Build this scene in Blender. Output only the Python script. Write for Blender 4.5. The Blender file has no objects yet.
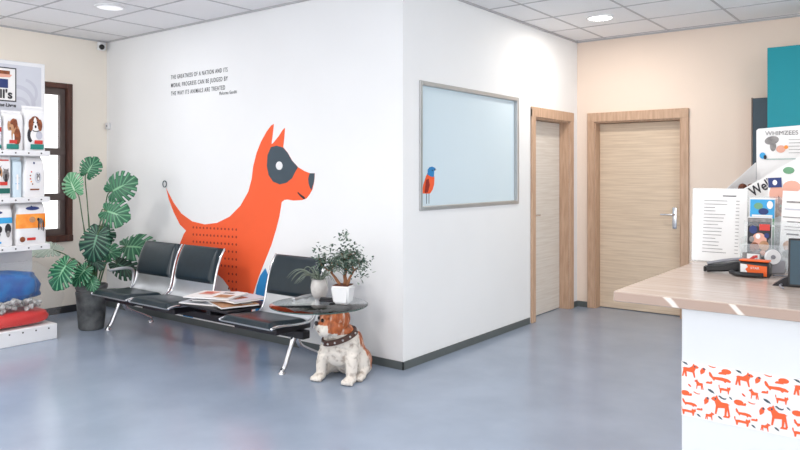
import bpy, bmesh, math, random
from math import pi, sin, cos, radians
from mathutils import Vector, Matrix, Euler, noise
from mathutils.geometry import tessellate_polygon
S = bpy.context.scene
COL = S.collection
R = random.Random(7)

# ---------------------------------------------------------------- materials
def mat(name, col, rough=0.5, metal=0.0, var=0.0, vscale=8.0, bump=0.0, bscale=60.0, spec=0.5,
        trans=0.0, alpha=1.0, emit=None, estr=0.0, coat=0.0, col2=None, stretch=None, ior=1.45):
    m = bpy.data.materials.new(name); m.use_nodes = True
    nt = m.node_tree; b = nt.nodes['Principled BSDF']
    b.inputs['Base Color'].default_value = (*col, 1)
    b.inputs['Roughness'].default_value = rough
    b.inputs['Metallic'].default_value = metal
    b.inputs['Specular IOR Level'].default_value = spec
    b.inputs['Transmission Weight'].default_value = trans
    b.inputs['Alpha'].default_value = alpha
    b.inputs['Coat Weight'].default_value = coat
    b.inputs['IOR'].default_value = ior
    if emit:
        b.inputs['Emission Color'].default_value = (*emit, 1)
        b.inputs['Emission Strength'].default_value = estr
    tc = nt.nodes.new('ShaderNodeTexCoord')
    mp = nt.nodes.new('ShaderNodeMapping'); nt.links.new(tc.outputs['Object'], mp.inputs['Vector'])
    if stretch: mp.inputs['Scale'].default_value = stretch
    if var > 0 or col2:
        n = nt.nodes.new('ShaderNodeTexNoise'); n.inputs['Scale'].default_value = vscale
        n.inputs['Detail'].default_value = 4
        nt.links.new(mp.outputs[0], n.inputs['Vector'])
        r = nt.nodes.new('ShaderNodeValToRGB')
        r.color_ramp.elements[0].position = 0.35; r.color_ramp.elements[1].position = 0.65
        c2 = col2 or tuple(min(1, c * (1 + var)) for c in col)
        c1 = col if col2 else tuple(c * (1 - var) for c in col)
        r.color_ramp.elements[0].color = (*c1, 1); r.color_ramp.elements[1].color = (*c2, 1)
        nt.links.new(n.outputs['Fac'], r.inputs['Fac']); nt.links.new(r.outputs['Color'], b.inputs['Base Color'])
    if bump > 0:
        n2 = nt.nodes.new('ShaderNodeTexNoise'); n2.inputs['Scale'].default_value = bscale
        n2.inputs['Detail'].default_value = 5
        nt.links.new(mp.outputs[0], n2.inputs['Vector'])
        bp = nt.nodes.new('ShaderNodeBump'); bp.inputs['Strength'].default_value = bump
        bp.inputs['Distance'].default_value = 0.01
        nt.links.new(n2.outputs['Fac'], bp.inputs['Height']); nt.links.new(bp.outputs[0], b.inputs['Normal'])
    return m

def srgb(r, g, b):
    f = lambda c: (c / 255 / 12.92) if c <= 10 else ((c / 255 + .055) / 1.055) ** 2.4
    return (f(r), f(g), f(b))

M = {}
M['wall_white'] = mat('wall_white', srgb(238, 238, 238), .75, var=.012, vscale=1.5, bump=.05, bscale=180)
M['wall_warm'] = mat('wall_warm', srgb(244, 236, 224), .75, var=.012, vscale=1.5, bump=.05, bscale=180)
M['wall_peach'] = mat('wall_peach', srgb(239, 220, 204), .75, var=.012, vscale=1.5, bump=.05, bscale=180)
M['ceiling'] = mat('ceiling_tile', srgb(238, 237, 238), .85, var=.03, vscale=120, bump=.1, bscale=200)
M['tee'] = mat('ceiling_tee', srgb(186, 184, 186), .6, var=.02)
M['floor'] = mat('floor_vinyl', srgb(150, 162, 180), .21, var=.06, vscale=2.2, bump=.015, bscale=60, spec=.6)
M['base'] = mat('baseboard_grey', srgb(92, 98, 98), .5, var=.04)
M['base_dark'] = mat('baseboard_dark', srgb(50, 52, 56), .5, var=.04)
M['oak'] = mat('oak_frame', srgb(205, 172, 146), .5, col2=srgb(186, 152, 126), vscale=5, stretch=(8, 8, 1))
M['leafdoor'] = mat('washed_oak_door', srgb(228, 208, 184), .5, col2=srgb(212, 190, 166), vscale=3, stretch=(1, 1, 22))
M['leafwhite'] = mat('pale_washed_door', srgb(228, 222, 214), .5, col2=srgb(216, 208, 198), vscale=3, stretch=(1, 1, 22))
M['alu'] = mat('brushed_aluminium', srgb(190, 190, 190), .4, .7, var=.03)
M['frost'] = mat('frosted_blue_glass', srgb(212, 228, 236), .2, var=.01, vscale=1, spec=.35)
M['wood_dark'] = mat('dark_window_wood', srgb(92, 56, 44), .5, col2=srgb(66, 40, 34), vscale=4, stretch=(6, 6, 1))
M['sash'] = mat('window_bar', srgb(96, 84, 80), .5, var=.06)
M['glass'] = mat('clear_glass', (1, 1, 1), 0.02, trans=1, ior=1.02, spec=.1)
M['white_metal'] = mat('white_metal', srgb(228, 228, 230), .4, var=.01)
M['hole'] = mat('dark_slot', srgb(90, 88, 90), .7, var=.05)
M['chrome'] = mat('chrome', srgb(215, 215, 218), .18, 1, var=.02)
M['shell'] = mat('steel_shell', srgb(205, 208, 212), .32, .85, var=.03)
M['vinyl'] = mat('black_vinyl', srgb(26, 40, 48), .3, var=.08, vscale=20, bump=.08, bscale=160, spec=.5)
M['black'] = mat('black_steel', srgb(26, 24, 30), .4, var=.06)
M['orange'] = mat('mural_orange', srgb(244, 96, 50), .6, var=.01)
M['slate'] = mat('mural_slate', srgb(64, 78, 88), .6, var=.01)
M['mwhite'] = mat('mural_white', srgb(235, 235, 235), .6, var=.01)
M['mblue'] = mat('mural_blue', srgb(40, 130, 190), .6, var=.01)
M['mdark'] = mat('mural_dark_red', srgb(150, 40, 28), .6, var=.01)
M['ink'] = mat('black_ink', srgb(40, 42, 48), .7, var=.01)
M['teal'] = mat('teal_laminate', srgb(0, 140, 152), .45, var=.015, vscale=2)
M['darkgrey'] = mat('dark_grey_laminate', srgb(68, 82, 92), .45, var=.02)
M['counter_white'] = mat('counter_white', srgb(226, 228, 230), .35, var=.006)
M['slabedge'] = mat('slab_brown', srgb(178, 152, 138), .35, var=.05, vscale=6)
M['potstone'] = mat('dark_stone_pot', srgb(64, 66, 68), .5, col2=srgb(110, 112, 112), vscale=9, bump=.3, bscale=30)
M['soil'] = mat('dark_soil', srgb(52, 42, 36), .95, var=.3, vscale=60, bump=.6, bscale=80)
M['stem'] = mat('plant_stem', srgb(70, 98, 62), .5, var=.12)
M['bark'] = mat('bonsai_bark', srgb(176, 124, 86), .8, col2=srgb(128, 84, 58), vscale=18, bump=.4, bscale=60)
M['bonsai'] = mat('bonsai_leaf', srgb(92, 114, 98), .45, col2=srgb(58, 80, 68), vscale=14)
M['bonsai2'] = mat('bonsai_leaf_pale', srgb(158, 170, 158), .45, col2=srgb(116, 132, 118), vscale=14)
M['air'] = mat('air_plant', srgb(136, 146, 132), .6, col2=srgb(100, 112, 98), vscale=20)
M['ceramic'] = mat('white_ceramic', srgb(232, 232, 232), .3, var=.01)
M['ceramic2'] = mat('marbled_ceramic', srgb(214, 210, 206), .35, col2=srgb(190, 184, 180), vscale=16)
M['paper'] = mat('white_paper', srgb(238, 236, 234), .7, var=.01)
M['bagwhite'] = mat('glossy_white_bag', srgb(232, 231, 232), .38, var=.012, vscale=6, bump=.15, bscale=22)
M['bagblue'] = mat('print_pale_blue', srgb(206, 222, 232), .4, var=.02)
M['pteal'] = mat('print_teal', srgb(36, 128, 118), .4, var=.02)
M['pdteal'] = mat('print_dark_teal', srgb(24, 100, 92), .4, var=.02)
M['pred'] = mat('print_red', srgb(206, 58, 50), .4, var=.02)
M['porange'] = mat('print_orange', srgb(238, 126, 32), .4, col2=srgb(246, 160, 66), vscale=14)
M['pbrown'] = mat('print_brown', srgb(152, 82, 44), .5, col2=srgb(108, 54, 32), vscale=40)
M['ptan'] = mat('print_tan', srgb(196, 150, 112), .5, col2=srgb(170, 120, 84), vscale=40)
M['pgrey'] = mat('print_grey', srgb(150, 146, 144), .5, col2=srgb(108, 104, 104), vscale=40)
M['pdark'] = mat('print_black', srgb(44, 42, 48), .5, var=.05)
M['pnavy'] = mat('print_navy', srgb(40, 56, 112), .5, var=.03)
M['pcyan'] = mat('print_cyan', srgb(56, 160, 214), .45, var=.03)
M['plav'] = mat('print_lavender', srgb(204, 206, 214), .5, var=.012)
M['plav2'] = mat('print_lavender_dark', srgb(192, 193, 204), .5, var=.012)
M['ppink'] = mat('print_salmon', srgb(226, 168, 148), .5, var=.03)
M['pgreen'] = mat('print_green', srgb(110, 160, 124), .5, var=.05)
M['redplastic'] = mat('red_plastic', srgb(204, 14, 12), .4, col2=srgb(214, 36, 28), vscale=9, bump=.25, bscale=14, coat=.1)
M['blueplastic'] = mat('blue_plush', srgb(0, 72, 150), .4, col2=srgb(0, 108, 180), vscale=9, bump=.6, bscale=16, coat=.1)
M['greybits'] = mat('grey_crumpled', srgb(136, 132, 128), .3, col2=srgb(206, 204, 202), vscale=26, bump=.8, bscale=40)
M['film'] = mat('clear_film', srgb(240, 245, 243), .08, alpha=.05, bump=.5, bscale=12, coat=0)
M['acrylic'] = mat('clear_acrylic', srgb(230, 236, 238), .05, alpha=.18, coat=.3)
M['collar'] = mat('brown_leather', srgb(74, 48, 40), .5, var=.1, vscale=30)
M['nose'] = mat('black_gloss', srgb(22, 20, 20), .2, var=.05)
M['treat'] = mat('brown_treat', srgb(112, 64, 44), .8, col2=srgb(84, 46, 32), vscale=40, bump=.5)
M['orangeplastic'] = mat('orange_label', srgb(240, 104, 42), .35, var=.02)
M['blackplastic'] = mat('black_plastic', srgb(40, 40, 42), .4, var=.05, bump=.05)
M['greyplastic'] = mat('grey_plastic', srgb(140, 140, 146), .4, var=.05)
M['screen'] = mat('dark_screen', srgb(24, 52, 70), .12, col2=srgb(36, 72, 84), vscale=3)
M['lampbody'] = mat('lamp_rim', srgb(232, 232, 232), .4, var=.01)
M['lamp_off'] = mat('lamp_diffuser_off', srgb(240, 240, 244), .4, emit=(1, 1, 1), estr=.25)
M['lamp_on'] = mat('lamp_diffuser_on', (1, 1, 1), .4, emit=(1, .97, .9), estr=9)

def leaf_mat(name, base, dark, vein, n):
    m = bpy.data.materials.new(name); m.use_nodes = True
    nt = m.node_tree; b = nt.nodes['Principled BSDF']; b.inputs['Roughness'].default_value = .38
    uv = nt.nodes.new('ShaderNodeUVMap'); sx = nt.nodes.new('ShaderNodeSeparateXYZ'); nt.links.new(uv.outputs[0], sx.inputs[0])
    mu = nt.nodes.new('ShaderNodeMath'); mu.operation = 'MULTIPLY'; mu.inputs[1].default_value = n; nt.links.new(sx.outputs[0], mu.inputs[0])
    fr = nt.nodes.new('ShaderNodeMath'); fr.operation = 'FRACT'; nt.links.new(mu.outputs[0], fr.inputs[0])
    su = nt.nodes.new('ShaderNodeMath'); su.operation = 'SUBTRACT'; su.inputs[1].default_value = .5; nt.links.new(fr.outputs[0], su.inputs[0])
    ab = nt.nodes.new('ShaderNodeMath'); ab.operation = 'ABSOLUTE'; nt.links.new(su.outputs[0], ab.inputs[0])
    r = nt.nodes.new('ShaderNodeValToRGB'); e = r.color_ramp.elements
    e[0].position = 0; e[0].color = (*vein, 1); e[1].position = .09; e[1].color = (*base, 1)
    e2 = e.new(.5); e2.color = (*dark, 1)
    nt.links.new(ab.outputs[0], r.inputs['Fac'])
    r2 = nt.nodes.new('ShaderNodeValToRGB'); e = r2.color_ramp.elements
    e[0].position = 0.03; e[0].color = (1, 1, 1, 1); e[1].position = .09; e[1].color = (0, 0, 0, 1)
    nt.links.new(sx.outputs[1], r2.inputs['Fac'])
    mx = nt.nodes.new('ShaderNodeMixRGB'); nt.links.new(r2.outputs[0], mx.inputs[0])
    nt.links.new(r.outputs[0], mx.inputs[1]); mx.inputs[2].default_value = (*vein, 1)
    nt.links.new(mx.outputs[0], b.inputs['Base Color'])
    return m
M['mon_mid'] = leaf_mat('monstera_mid', srgb(40, 112, 76), srgb(22, 78, 54), srgb(130, 180, 140), 9)
M['mon_pale'] = leaf_mat('monstera_pale', srgb(112, 172, 128), srgb(64, 134, 90), srgb(196, 224, 194), 9)
M['mon_dark'] = leaf_mat('monstera_dark', srgb(24, 72, 54), srgb(10, 42, 34), srgb(90, 136, 108), 9)
M['mon_hazed'] = leaf_mat('monstera_wrap_haze', srgb(176, 190, 176), srgb(160, 176, 160), srgb(206, 214, 202), 9)  # pale haze of the plastic wrap over this leaf, painted into its colour

# striped stone-look counter top
def slab_mat():
    m = mat('counter_stone', srgb(206, 190, 178), .22, col2=srgb(190, 172, 160), vscale=3.5, stretch=(1.2, 16, 1))
    return m
M['slab'] = slab_mat()
def veined():
    m = mat('counter_edge_veined', srgb(176, 152, 138), .3)
    nt = m.node_tree; b = nt.nodes['Principled BSDF']
    tc = nt.nodes.new('ShaderNodeTexCoord'); mp = nt.nodes.new('ShaderNodeMapping')
    mp.inputs['Rotation'].default_value = (0, radians(38), 0)
    w = nt.nodes.new('ShaderNodeTexWave'); w.inputs['Scale'].default_value = 2.3; w.inputs['Distortion'].default_value = 2.5
    w.inputs['Detail'].default_value = 3; w.wave_profile = 'SIN'
    nt.links.new(tc.outputs['Object'], mp.inputs[0]); nt.links.new(mp.outputs[0], w.inputs['Vector'])
    r = nt.nodes.new('ShaderNodeValToRGB'); e = r.color_ramp.elements
    e[0].position = .955; e[0].color = (*srgb(176, 152, 138), 1); e[1].position = .99; e[1].color = (*srgb(236, 226, 216), 1)
    nt.links.new(w.outputs['Fac'], r.inputs['Fac']); nt.links.new(r.outputs[0], b.inputs['Base Color'])
    return m
M['slabvein'] = veined()

# ---------------------------------------------------------------- helpers
def link(name, me, m, parent=None, smooth=False, kind=None):
    o = bpy.data.objects.new(name, me); COL.objects.link(o)
    for k in (m if isinstance(m, (list, tuple)) else [m]): me.materials.append(k)
    if smooth:
        for p in me.polygons: p.use_smooth = True
    if parent: o.parent = parent
    if kind: o['kind'] = kind
    return o

def obj(name, bm, m, parent=None, smooth=False, kind=None, sharp=None):
    me = bpy.data.meshes.new(name)
    bmesh.ops.recalc_face_normals(bm, faces=bm.faces)
    bm.to_mesh(me); bm.free()
    o = link(name, me, m, parent, smooth, kind)
    if smooth and sharp:
        me.set_sharp_from_angle(angle=radians(sharp))
    return o

def raw(name, verts, faces, m, parent=None, smooth=False, kind=None):
    me = bpy.data.meshes.new(name); me.from_pydata([tuple(v) for v in verts], [], faces); me.update()
    return link(name, me, m, parent, smooth, kind)

def thing(name, label, cat, loc=(0, 0, 0), rz=0, group=None, rot=None):
    o = bpy.data.objects.new(name, None); COL.objects.link(o); o.empty_display_size = .05
    o.location = loc; o.rotation_euler = rot if rot else (0, 0, rz)
    o['label'] = label; o['category'] = cat
    if group: o['group'] = group
    return o

def tag(o, label, cat, group=None, kind=None):
    o['label'] = label; o['category'] = cat
    if group: o['group'] = group
    if kind: o['kind'] = kind
    return o

def sroot(name, loc=(0, 0, 0)):
    o = bpy.data.objects.new(name, None); COL.objects.link(o); o.location = loc; o['kind'] = 'structure'
    o.empty_display_size = .05
    return o

def NB(): return bmesh.new()

def box(bm, x0, x1, y0, y1, z0, z1, bev=0, seg=2, mtx=None):
    r = bmesh.ops.create_cube(bm, size=1)
    vs = r['verts']
    for v in vs:
        v.co = Vector(((x0 + x1) / 2 + v.co.x * (x1 - x0), (y0 + y1) / 2 + v.co.y * (y1 - y0), (z0 + z1) / 2 + v.co.z * (z1 - z0)))
    if mtx is not None:
        for v in vs: v.co = mtx @ v.co
    if bev > 0:
        es = list({e for v in vs for e in v.link_edges})
        bmesh.ops.bevel(bm, geom=es, offset=bev, segments=seg, affect='EDGES', profile=.5)
    return bm

def tube(bm, pts, rad, n=10, closed=False, cap=True):
    pts = [Vector(p) for p in pts]
    if not isinstance(rad, (list, tuple)): rad = [rad] * len(pts)
    rings = []; N = len(pts)
    up = None
    for i, p in enumerate(pts):
        a = pts[(i - 1) % N] if (i > 0 or closed) else p
        b = pts[(i + 1) % N] if (i < N - 1 or closed) else p
        t = (b - a).normalized()
        if up is None:
            up = Vector((0, 0, 1)) if abs(t.z) < .9 else Vector((1, 0, 0))
        s = t.cross(up).normalized(); u = s.cross(t).normalized(); up = u
        rings.append([bm.verts.new(p + (s * cos(2 * pi * k / n) + u * sin(2 * pi * k / n)) * rad[i]) for k in range(n)])
    R2 = range(N) if closed else range(N - 1)
    for i in R2:
        A, B = rings[i], rings[(i + 1) % N]
        for k in range(n): bm.faces.new((A[k], A[(k + 1) % n], B[(k + 1) % n], B[k]))
    if cap and not closed:
        bm.faces.new(rings[0][::-1]); bm.faces.new(rings[-1])
    return bm

def smoothpath(pts, sub=6):
    P = [Vector(p) for p in pts]; out = []
    for i in range(len(P) - 1):
        p0 = P[max(i - 1, 0)]; p1 = P[i]; p2 = P[i + 1]; p3 = P[min(i + 2, len(P) - 1)]
        for k in range(sub):
            t = k / sub
            out.append(.5 * ((2 * p1) + (-p0 + p2) * t + (2 * p0 - 5 * p1 + 4 * p2 - p3) * t * t + (-p0 + 3 * p1 - 3 * p2 + p3) * t ** 3))
    out.append(P[-1]); return out

def lathe(bm, prof, n=32, c=(0, 0, 0)):
    rings = []
    for r, z in prof:
        if r < 1e-5: rings.append([bm.verts.new((c[0], c[1], c[2] + z))])
        else: rings.append([bm.verts.new((c[0] + r * cos(2 * pi * k / n), c[1] + r * sin(2 * pi * k / n), c[2] + z)) for k in range(n)])
    for A, B in zip(rings, rings[1:]):
        for k in range(n):
            if len(A) == 1 and len(B) == 1: continue
            if len(A) == 1: bm.faces.new((A[0], B[(k + 1) % n], B[k]))
            elif len(B) == 1: bm.faces.new((A[k], A[(k + 1) % n], B[0]))
            else: bm.faces.new((A[k], A[(k + 1) % n], B[(k + 1) % n], B[k]))
    return bm

def ell(bm, c, r, rot=None, seg=20, rings=12):
    mt = Matrix.Translation(c) @ (rot.to_4x4() if rot is not None else Matrix.Identity(4)) @ Matrix.Diagonal((*r, 1))
    bmesh.ops.create_uvsphere(bm, u_segments=seg, v_segments=rings, radius=1, matrix=mt)
    return bm

def extrude_poly(bm, pts, fr, thick):
    """solid prism of a 2D outline; fr(u, v, w) -> 3D"""
    a = [bm.verts.new(fr(u, v, thick)) for u, v in pts]; b = [bm.verts.new(fr(u, v, 0)) for u, v in pts]
    n = len(pts)
    for tr in tessellate_polygon([[Vector((u, v, 0)) for u, v in pts]]):
        bm.faces.new([a[k] for k in tr]); bm.faces.new([b[k] for k in reversed(tr)])
    for i in range(n): bm.faces.new((a[i], b[i], b[(i + 1) % n], a[(i + 1) % n]))
    return bm

def prints(name, polys, fr, parent, step=.0006, start=.001):
    """flat printed shapes: polys = [(points, material key)], stacked in thin layers"""
    keys = []; vs = []; fs = []; mi = []
    bm = NB()
    for i, (pts, k) in enumerate(polys):
        if k not in keys: keys.append(k)
        v = [bm.verts.new(fr(a, b, start + step * i)) for a, b in pts]
        for tr in tessellate_polygon([[Vector((a, b, 0)) for a, b in pts]]):
            f = bm.faces.new([v[q] for q in tr]); f.material_index = keys.index(k)
    me = bpy.data.meshes.new(name); bm.to_mesh(me); bm.free()
    return link(name, me, [M[k] for k in keys], parent)

def R4(x0, y0, x1, y1): return [(x0, y0), (x1, y0), (x1, y1), (x0, y1)]
def EL(cx, cy, rx, ry, n=16, a=0):
    return [(cx + rx * cos(t) * cos(a) - ry * sin(t) * sin(a), cy + rx * cos(t) * sin(a) + ry * sin(t) * cos(a)) for t in [2 * pi * k / n for k in range(n)]]

def text_mesh(name, body, size, m, matrix, parent=None, align='LEFT', ext=.0006, spacing=1.0, bold=0.0, shear=0.0):
    cu = bpy.data.curves.new(name, 'FONT'); cu.body = body; cu.size = size; cu.align_x = align
    cu.extrude = ext; cu.space_character = spacing; cu.offset = bold; cu.shear = shear
    t = bpy.data.objects.new(name + '_tmp', cu); COL.objects.link(t)
    bpy.context.view_layer.update()
    dg = bpy.context.evaluated_depsgraph_get()
    me = bpy.data.meshes.new_from_object(t.evaluated_get(dg))
    bpy.data.objects.remove(t); bpy.data.curves.remove(cu)
    me.materials.clear(); me.transform(matrix)
    me.name = name
    return link(name, me, m, parent)

def blob(name, prim, voxel, m, parent=None, smooth=6, push=None):
    """one continuous surface grown from overlapping rounded masses"""
    bm = NB()
    for p in prim:
        if p[0] == 'e': ell(bm, p[1], p[2], p[3] if len(p) > 3 else None)
        else:
            pts = smoothpath(p[1], 5); rr = p[2]
            n = len(pts); rad = []
            for i in range(n):
                t = i / (n - 1) * (len(rr) - 1); k = min(int(t), len(rr) - 2)
                rad.append(rr[k] * (1 - (t - k)) + rr[k + 1] * (t - k))
            tube(bm, pts, rad, 14)
            for q, r in ((pts[0], rad[0]), (pts[-1], rad[-1])): ell(bm, q, (r, r, r), None, 12, 8)
    bmesh.ops.recalc_face_normals(bm, faces=bm.faces)
    me = bpy.data.meshes.new('t'); bm.to_mesh(me); bm.free()
    t = bpy.data.objects.new('t', me); COL.objects.link(t)
    r = t.modifiers.new('r', 'REMESH'); r.mode = 'VOXEL'; r.voxel_size = voxel
    s = t.modifiers.new('s', 'SMOOTH'); s.factor = .5; s.iterations = smooth
    bpy.context.view_layer.update()
    dg = bpy.context.evaluated_depsgraph_get()
    out = bpy.data.meshes.new_from_object(t.evaluated_get(dg))
    bpy.data.objects.remove(t); bpy.data.meshes.remove(me)
    out.materials.clear(); out.name = name
    if push:
        for v in out.vertices: v.co = push(v.co)
    return link(name, out, m, parent, smooth=True)

def tree_copy(o, parent=None):
    c = o.copy(); COL.objects.link(c); c.parent = parent
    for ch in list(o.children): tree_copy(ch, c)
    return c
# ---------------------------------------------------------------- setting
H = 2.8; LA = -3.95; LB = 3.045; XR = 6.2; YN = -6.2
bm = NB(); box(bm, LA - .2, XR, YN, LB + .25, -.1, 0); obj('floor', bm, M['floor'], kind='structure')
bm = NB(); box(bm, LA - .2, XR, YN, LB + .25, H, H + .1); obj('ceiling', bm, M['ceiling'], kind='structure')
# suspended ceiling tees
bm = NB()
k = -7
while .314 + .64 * k < XR:
    x = .314 + .64 * k
    if x > LA: box(bm, x - .009, x + .009, YN, (0 if x < 0 else LB), H - .004, H + .001)
    k += 1
for k in range(-11, 6):
    y = .595 * k
    box(bm, (LA if y <= 0.001 else 0), XR, y - .009, y + .009, H - .004, H + .001)
obj('trim_1', bm, M['tee'], kind='structure')
# edge angles where the ceiling meets the walls
bm = NB()
box(bm, LA, 0, -.018, -.001, H - .014, H)
box(bm, .001, .018, 0, LB, H - .014, H)
box(bm, 0, XR, LB - .018, LB - .001, H - .014, H)
box(bm, LA + .001, LA + .018, YN, -.018, H - .014, H)
obj('trim_2', bm, M['tee'], kind='structure')

# mural wall
bm = NB(); box(bm, LA - .2, 0, 0, .14, 0, H); obj('wall_mural', bm, M['wall_white'], kind='structure')
# side wall with blue window and door (x = 0), two openings
W0, W1, WZ0, WZ1 = .195, 1.727, 1.13, 2.095
D0, D1, DZ = 2.045, 2.837, 1.94
bm = NB()
box(bm, -.16, 0, .14, W0, 0, H); box(bm, -.16, 0, W0, W1, 0, WZ0); box(bm, -.16, 0, W0, W1, WZ1, H)
box(bm, -.16, 0, W1, D0, 0, H); box(bm, -.16, 0, D0, D1, DZ, H); box(bm, -.16, 0, D1, LB + .2, 0, H)
box(bm, -.18, -.16, D0 - .1, D1 + .1, 0, DZ + .1)
obj('wall_corridor', bm, M['wall_white'], kind='structure')
# far wall with a door (y = LB)
E0, E1 = .194, 1.062
bm = NB()
box(bm, 0, E0, LB, LB + .16, 0, H); box(bm, E0, E1, LB, LB + .16, DZ, H); box(bm, E1, XR, LB, LB + .16, 0, H)
box(bm, E0 - .1, E1 + .1, LB + .16, LB + .18, 0, DZ + .1)
obj('wall_far', bm, M['wall_peach'], kind='structure')
# window wall on the left (x = LA)
V0, V1, VZ0, VZ1 = -1.75, -.376, .725, 2.312
bm = NB()
box(bm, LA - .2, LA, V1, 0, 0, H); box(bm, LA - .2, LA, V0, V1, 0, VZ0); box(bm, LA - .2, LA, V0, V1, VZ1, H)
box(bm, LA - .2, LA, YN, V0, 0, H)
obj('wall_left', bm, M['wall_warm'], kind='structure')

# baseboards
bm = NB(); box(bm, LA, .011, -.011, 0, 0, .058, .002, 1); obj('baseboard_mural', bm, M['base'], kind='structure')
bm = NB(); box(bm, 0, .011, -.011, D0 - .1, 0, .058, .002, 1); box(bm, 0, .011, D1 + .1, LB, 0, .058); obj('baseboard_corridor', bm, M['base'], kind='structure')
bm = NB(); box(bm, .011, E0 - .07, LB - .011, LB, 0, .058); box(bm, E1 + .1, XR, LB - .011, LB, 0, .058); obj('baseboard_far', bm, M['base'], kind='structure')
bm = NB(); box(bm, LA, LA + .012, YN, -.011, 0, .07); obj('baseboard_left', bm, M['base_dark'], kind='structure')

# blue frosted window
w = sroot('window_1', (0, W0, WZ0)); WW = W1 - W0; WH = WZ1 - WZ0
bm = NB(); box(bm, -.035, -.022, .02, WW - .02, .02, WH - .02); obj('frosted_pane', bm, M['frost'], w)
bm = NB(); f = .032
box(bm, -.09, .012, 0, f, 0, WH, .003, 1); box(bm, -.09, .012, WW - f, WW, 0, WH, .003, 1)
box(bm, -.09, .012, f, WW - f, 0, f, .003, 1); box(bm, -.09, .012, f, WW - f, WH - f, WH, .003, 1)
obj('window_frame', bm, M['alu'], w)

# bird stuck on the blue pane
t = thing('bird_sticker', 'orange and blue bird sticker in the lower left corner of the blue window', 'sticker', (-.0215, .243, 1.178))
birdpts = [(.4,1.463),(.379,1.47),(.35,1.474),(.318,1.469),(.294,1.452),(.294,1.431),(.27,1.399),(.238,1.341),(.218,1.275),(.278,1.271),(.326,1.272),(.359,1.3),(.379,1.34),(.383,1.387),(.375,1.422),(.379,1.446)]
bp = [(a - .22 + .018, b - 1.195) for a, b in birdpts]
fr = lambda u, v, w_: Vector((w_, u, v))
bm = NB(); extrude_poly(bm, bp, fr, .001); obj('bird_body', bm, M['orange'], t)
prints('bird_head', [([(.198, .268), (.177, .275), (.148, .281), (.114, .276), (.09, .257), (.09, .236), (.082, .222), (.13, .205), (.172, .2), (.176, .227), (.177, .249)], 'mblue'),
                     (EL(.15, .252, .006, .006), 'ink'), ([(.175, .262), (.205, .258), (.176, .249)], 'ink'),
                     ([(.07, .18), (.10, .19), (.115, .14), (.09, .085), (.05, .08)], 'mdark')], fr, t, start=.0014)
bm = NB()
for q in (.077, .109): box(bm, 0, .001, q - .003, q + .003, 0, .078)
obj('bird_legs', bm, M['slate'], t)

# doors
def door(name, loc, rz, wid, hgt, leafmat, rec, side):
    d = sroot(name, loc); d.rotation_euler = (0, 0, rz)
    bm = NB(); fw = .075
    for (a, b) in ((-fw, 0), (wid, wid + fw)):
        box(bm, a, b, -.022, 0, 0, hgt + fw, .004, 1)
    box(bm, -fw, wid + fw, -.024, 0, hgt, hgt + fw + .02, .004, 1)
    box(bm, -.001, .012, 0, rec + .05, 0, hgt); box(bm, wid - .012, wid + .001, 0, rec + .05, 0, hgt)
    box(bm, .012, wid - .012, 0, rec + .05, hgt - .012, hgt + .001)
    obj('door_frame', bm, M['oak'], d)
    bm = NB(); box(bm, .014, wid - .014, rec, rec + .04, .006, hgt - .016, .003, 1)
    obj('door_leaf', bm, leafmat, d)
    hx_ = wid - .09 if side > 0 else .09
    bm = NB()
    tube(bm, smoothpath([(hx_, rec - .002, 1.0), (hx_, rec - .05, 1.0), (hx_ - side * .03, rec - .058, 1.0), (hx_ - side * .12, rec - .058, 1.0)], 5), .009, 10)
    box(bm, hx_ - .022, hx_ + .022, rec - .008, rec + .001, .86, 1.07, .004, 2)
    obj('door_handle', bm, M['chrome'], d, smooth=True, sharp=40)
    return d
door('door_1', (0, D0, 0), pi / 2, D1 - D0, DZ, M['leafwhite'], .10, -1)
door('door_2', (E0, LB, 0), 0, E1 - E0, DZ, M['leafdoor'], .10, 1)

# dark wooden window on the left wall
w = sroot('window_2', (LA, V0, VZ0)); WW = V1 - V0; WH = VZ1 - VZ0
bm = NB(); f = .05
for a, b in ((0, f), (WW - f, WW)): box(bm, -.1, .02, a, b, 0, WH, .004, 1)
box(bm, -.1, .02, f, WW - f, WH - f, WH, .004, 1); box(bm, -.1, .03, f - .05, WW - f + .05, -.005, f + .01, .004, 1)
obj('window_frame', bm, M['wood_dark'], w)
bm = NB(); s = .055
for a in (f, WW / 2 - s, WW / 2, WW - f - s): box(bm, -.085, -.035, a, a + s, f, WH - f, .003, 1)
for z in (f, WH - f - s - .02): box(bm, -.084, -.036, f, WW - f, z + .01, z + s + .02, .003, 1)
for z in (.445, .90): box(bm, -.08, -.03, f, WW - f, z - .035, z + .035, .003, 1)
obj('window_sash', bm, M['sash'], w)
bm = NB(); box(bm, -.062, -.058, f, WW - f, f, WH - f); obj('pane', bm, M['glass'], w)

# ---------------------------------------------------------------- downlights
def lamp(x, y, label, on):
    t = thing('ceiling_downlight', label, 'ceiling light', (x, y, H), 0, 'round ceiling downlights')
    bm = NB(); lathe(bm, [(.118, 0), (.122, -.006), (.118, -.013), (.104, -.016), (.102, -.004)], 36)
    obj('rim', bm, M['lampbody'], t, True)
    bm = NB(); lathe(bm, [(0, -.013), (.07, -.0125), (.103, -.009)], 36)
    obj('diffuser', bm, M['lamp_on' if on else 'lamp_off'], t, True)
lamp(-2.444, -.83, 'round ceiling downlight above the seating bench by the left wall, dim', False)
lamp(.646, 2.046, 'round ceiling downlight glowing bright near the two oak framed doors', True)

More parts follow.
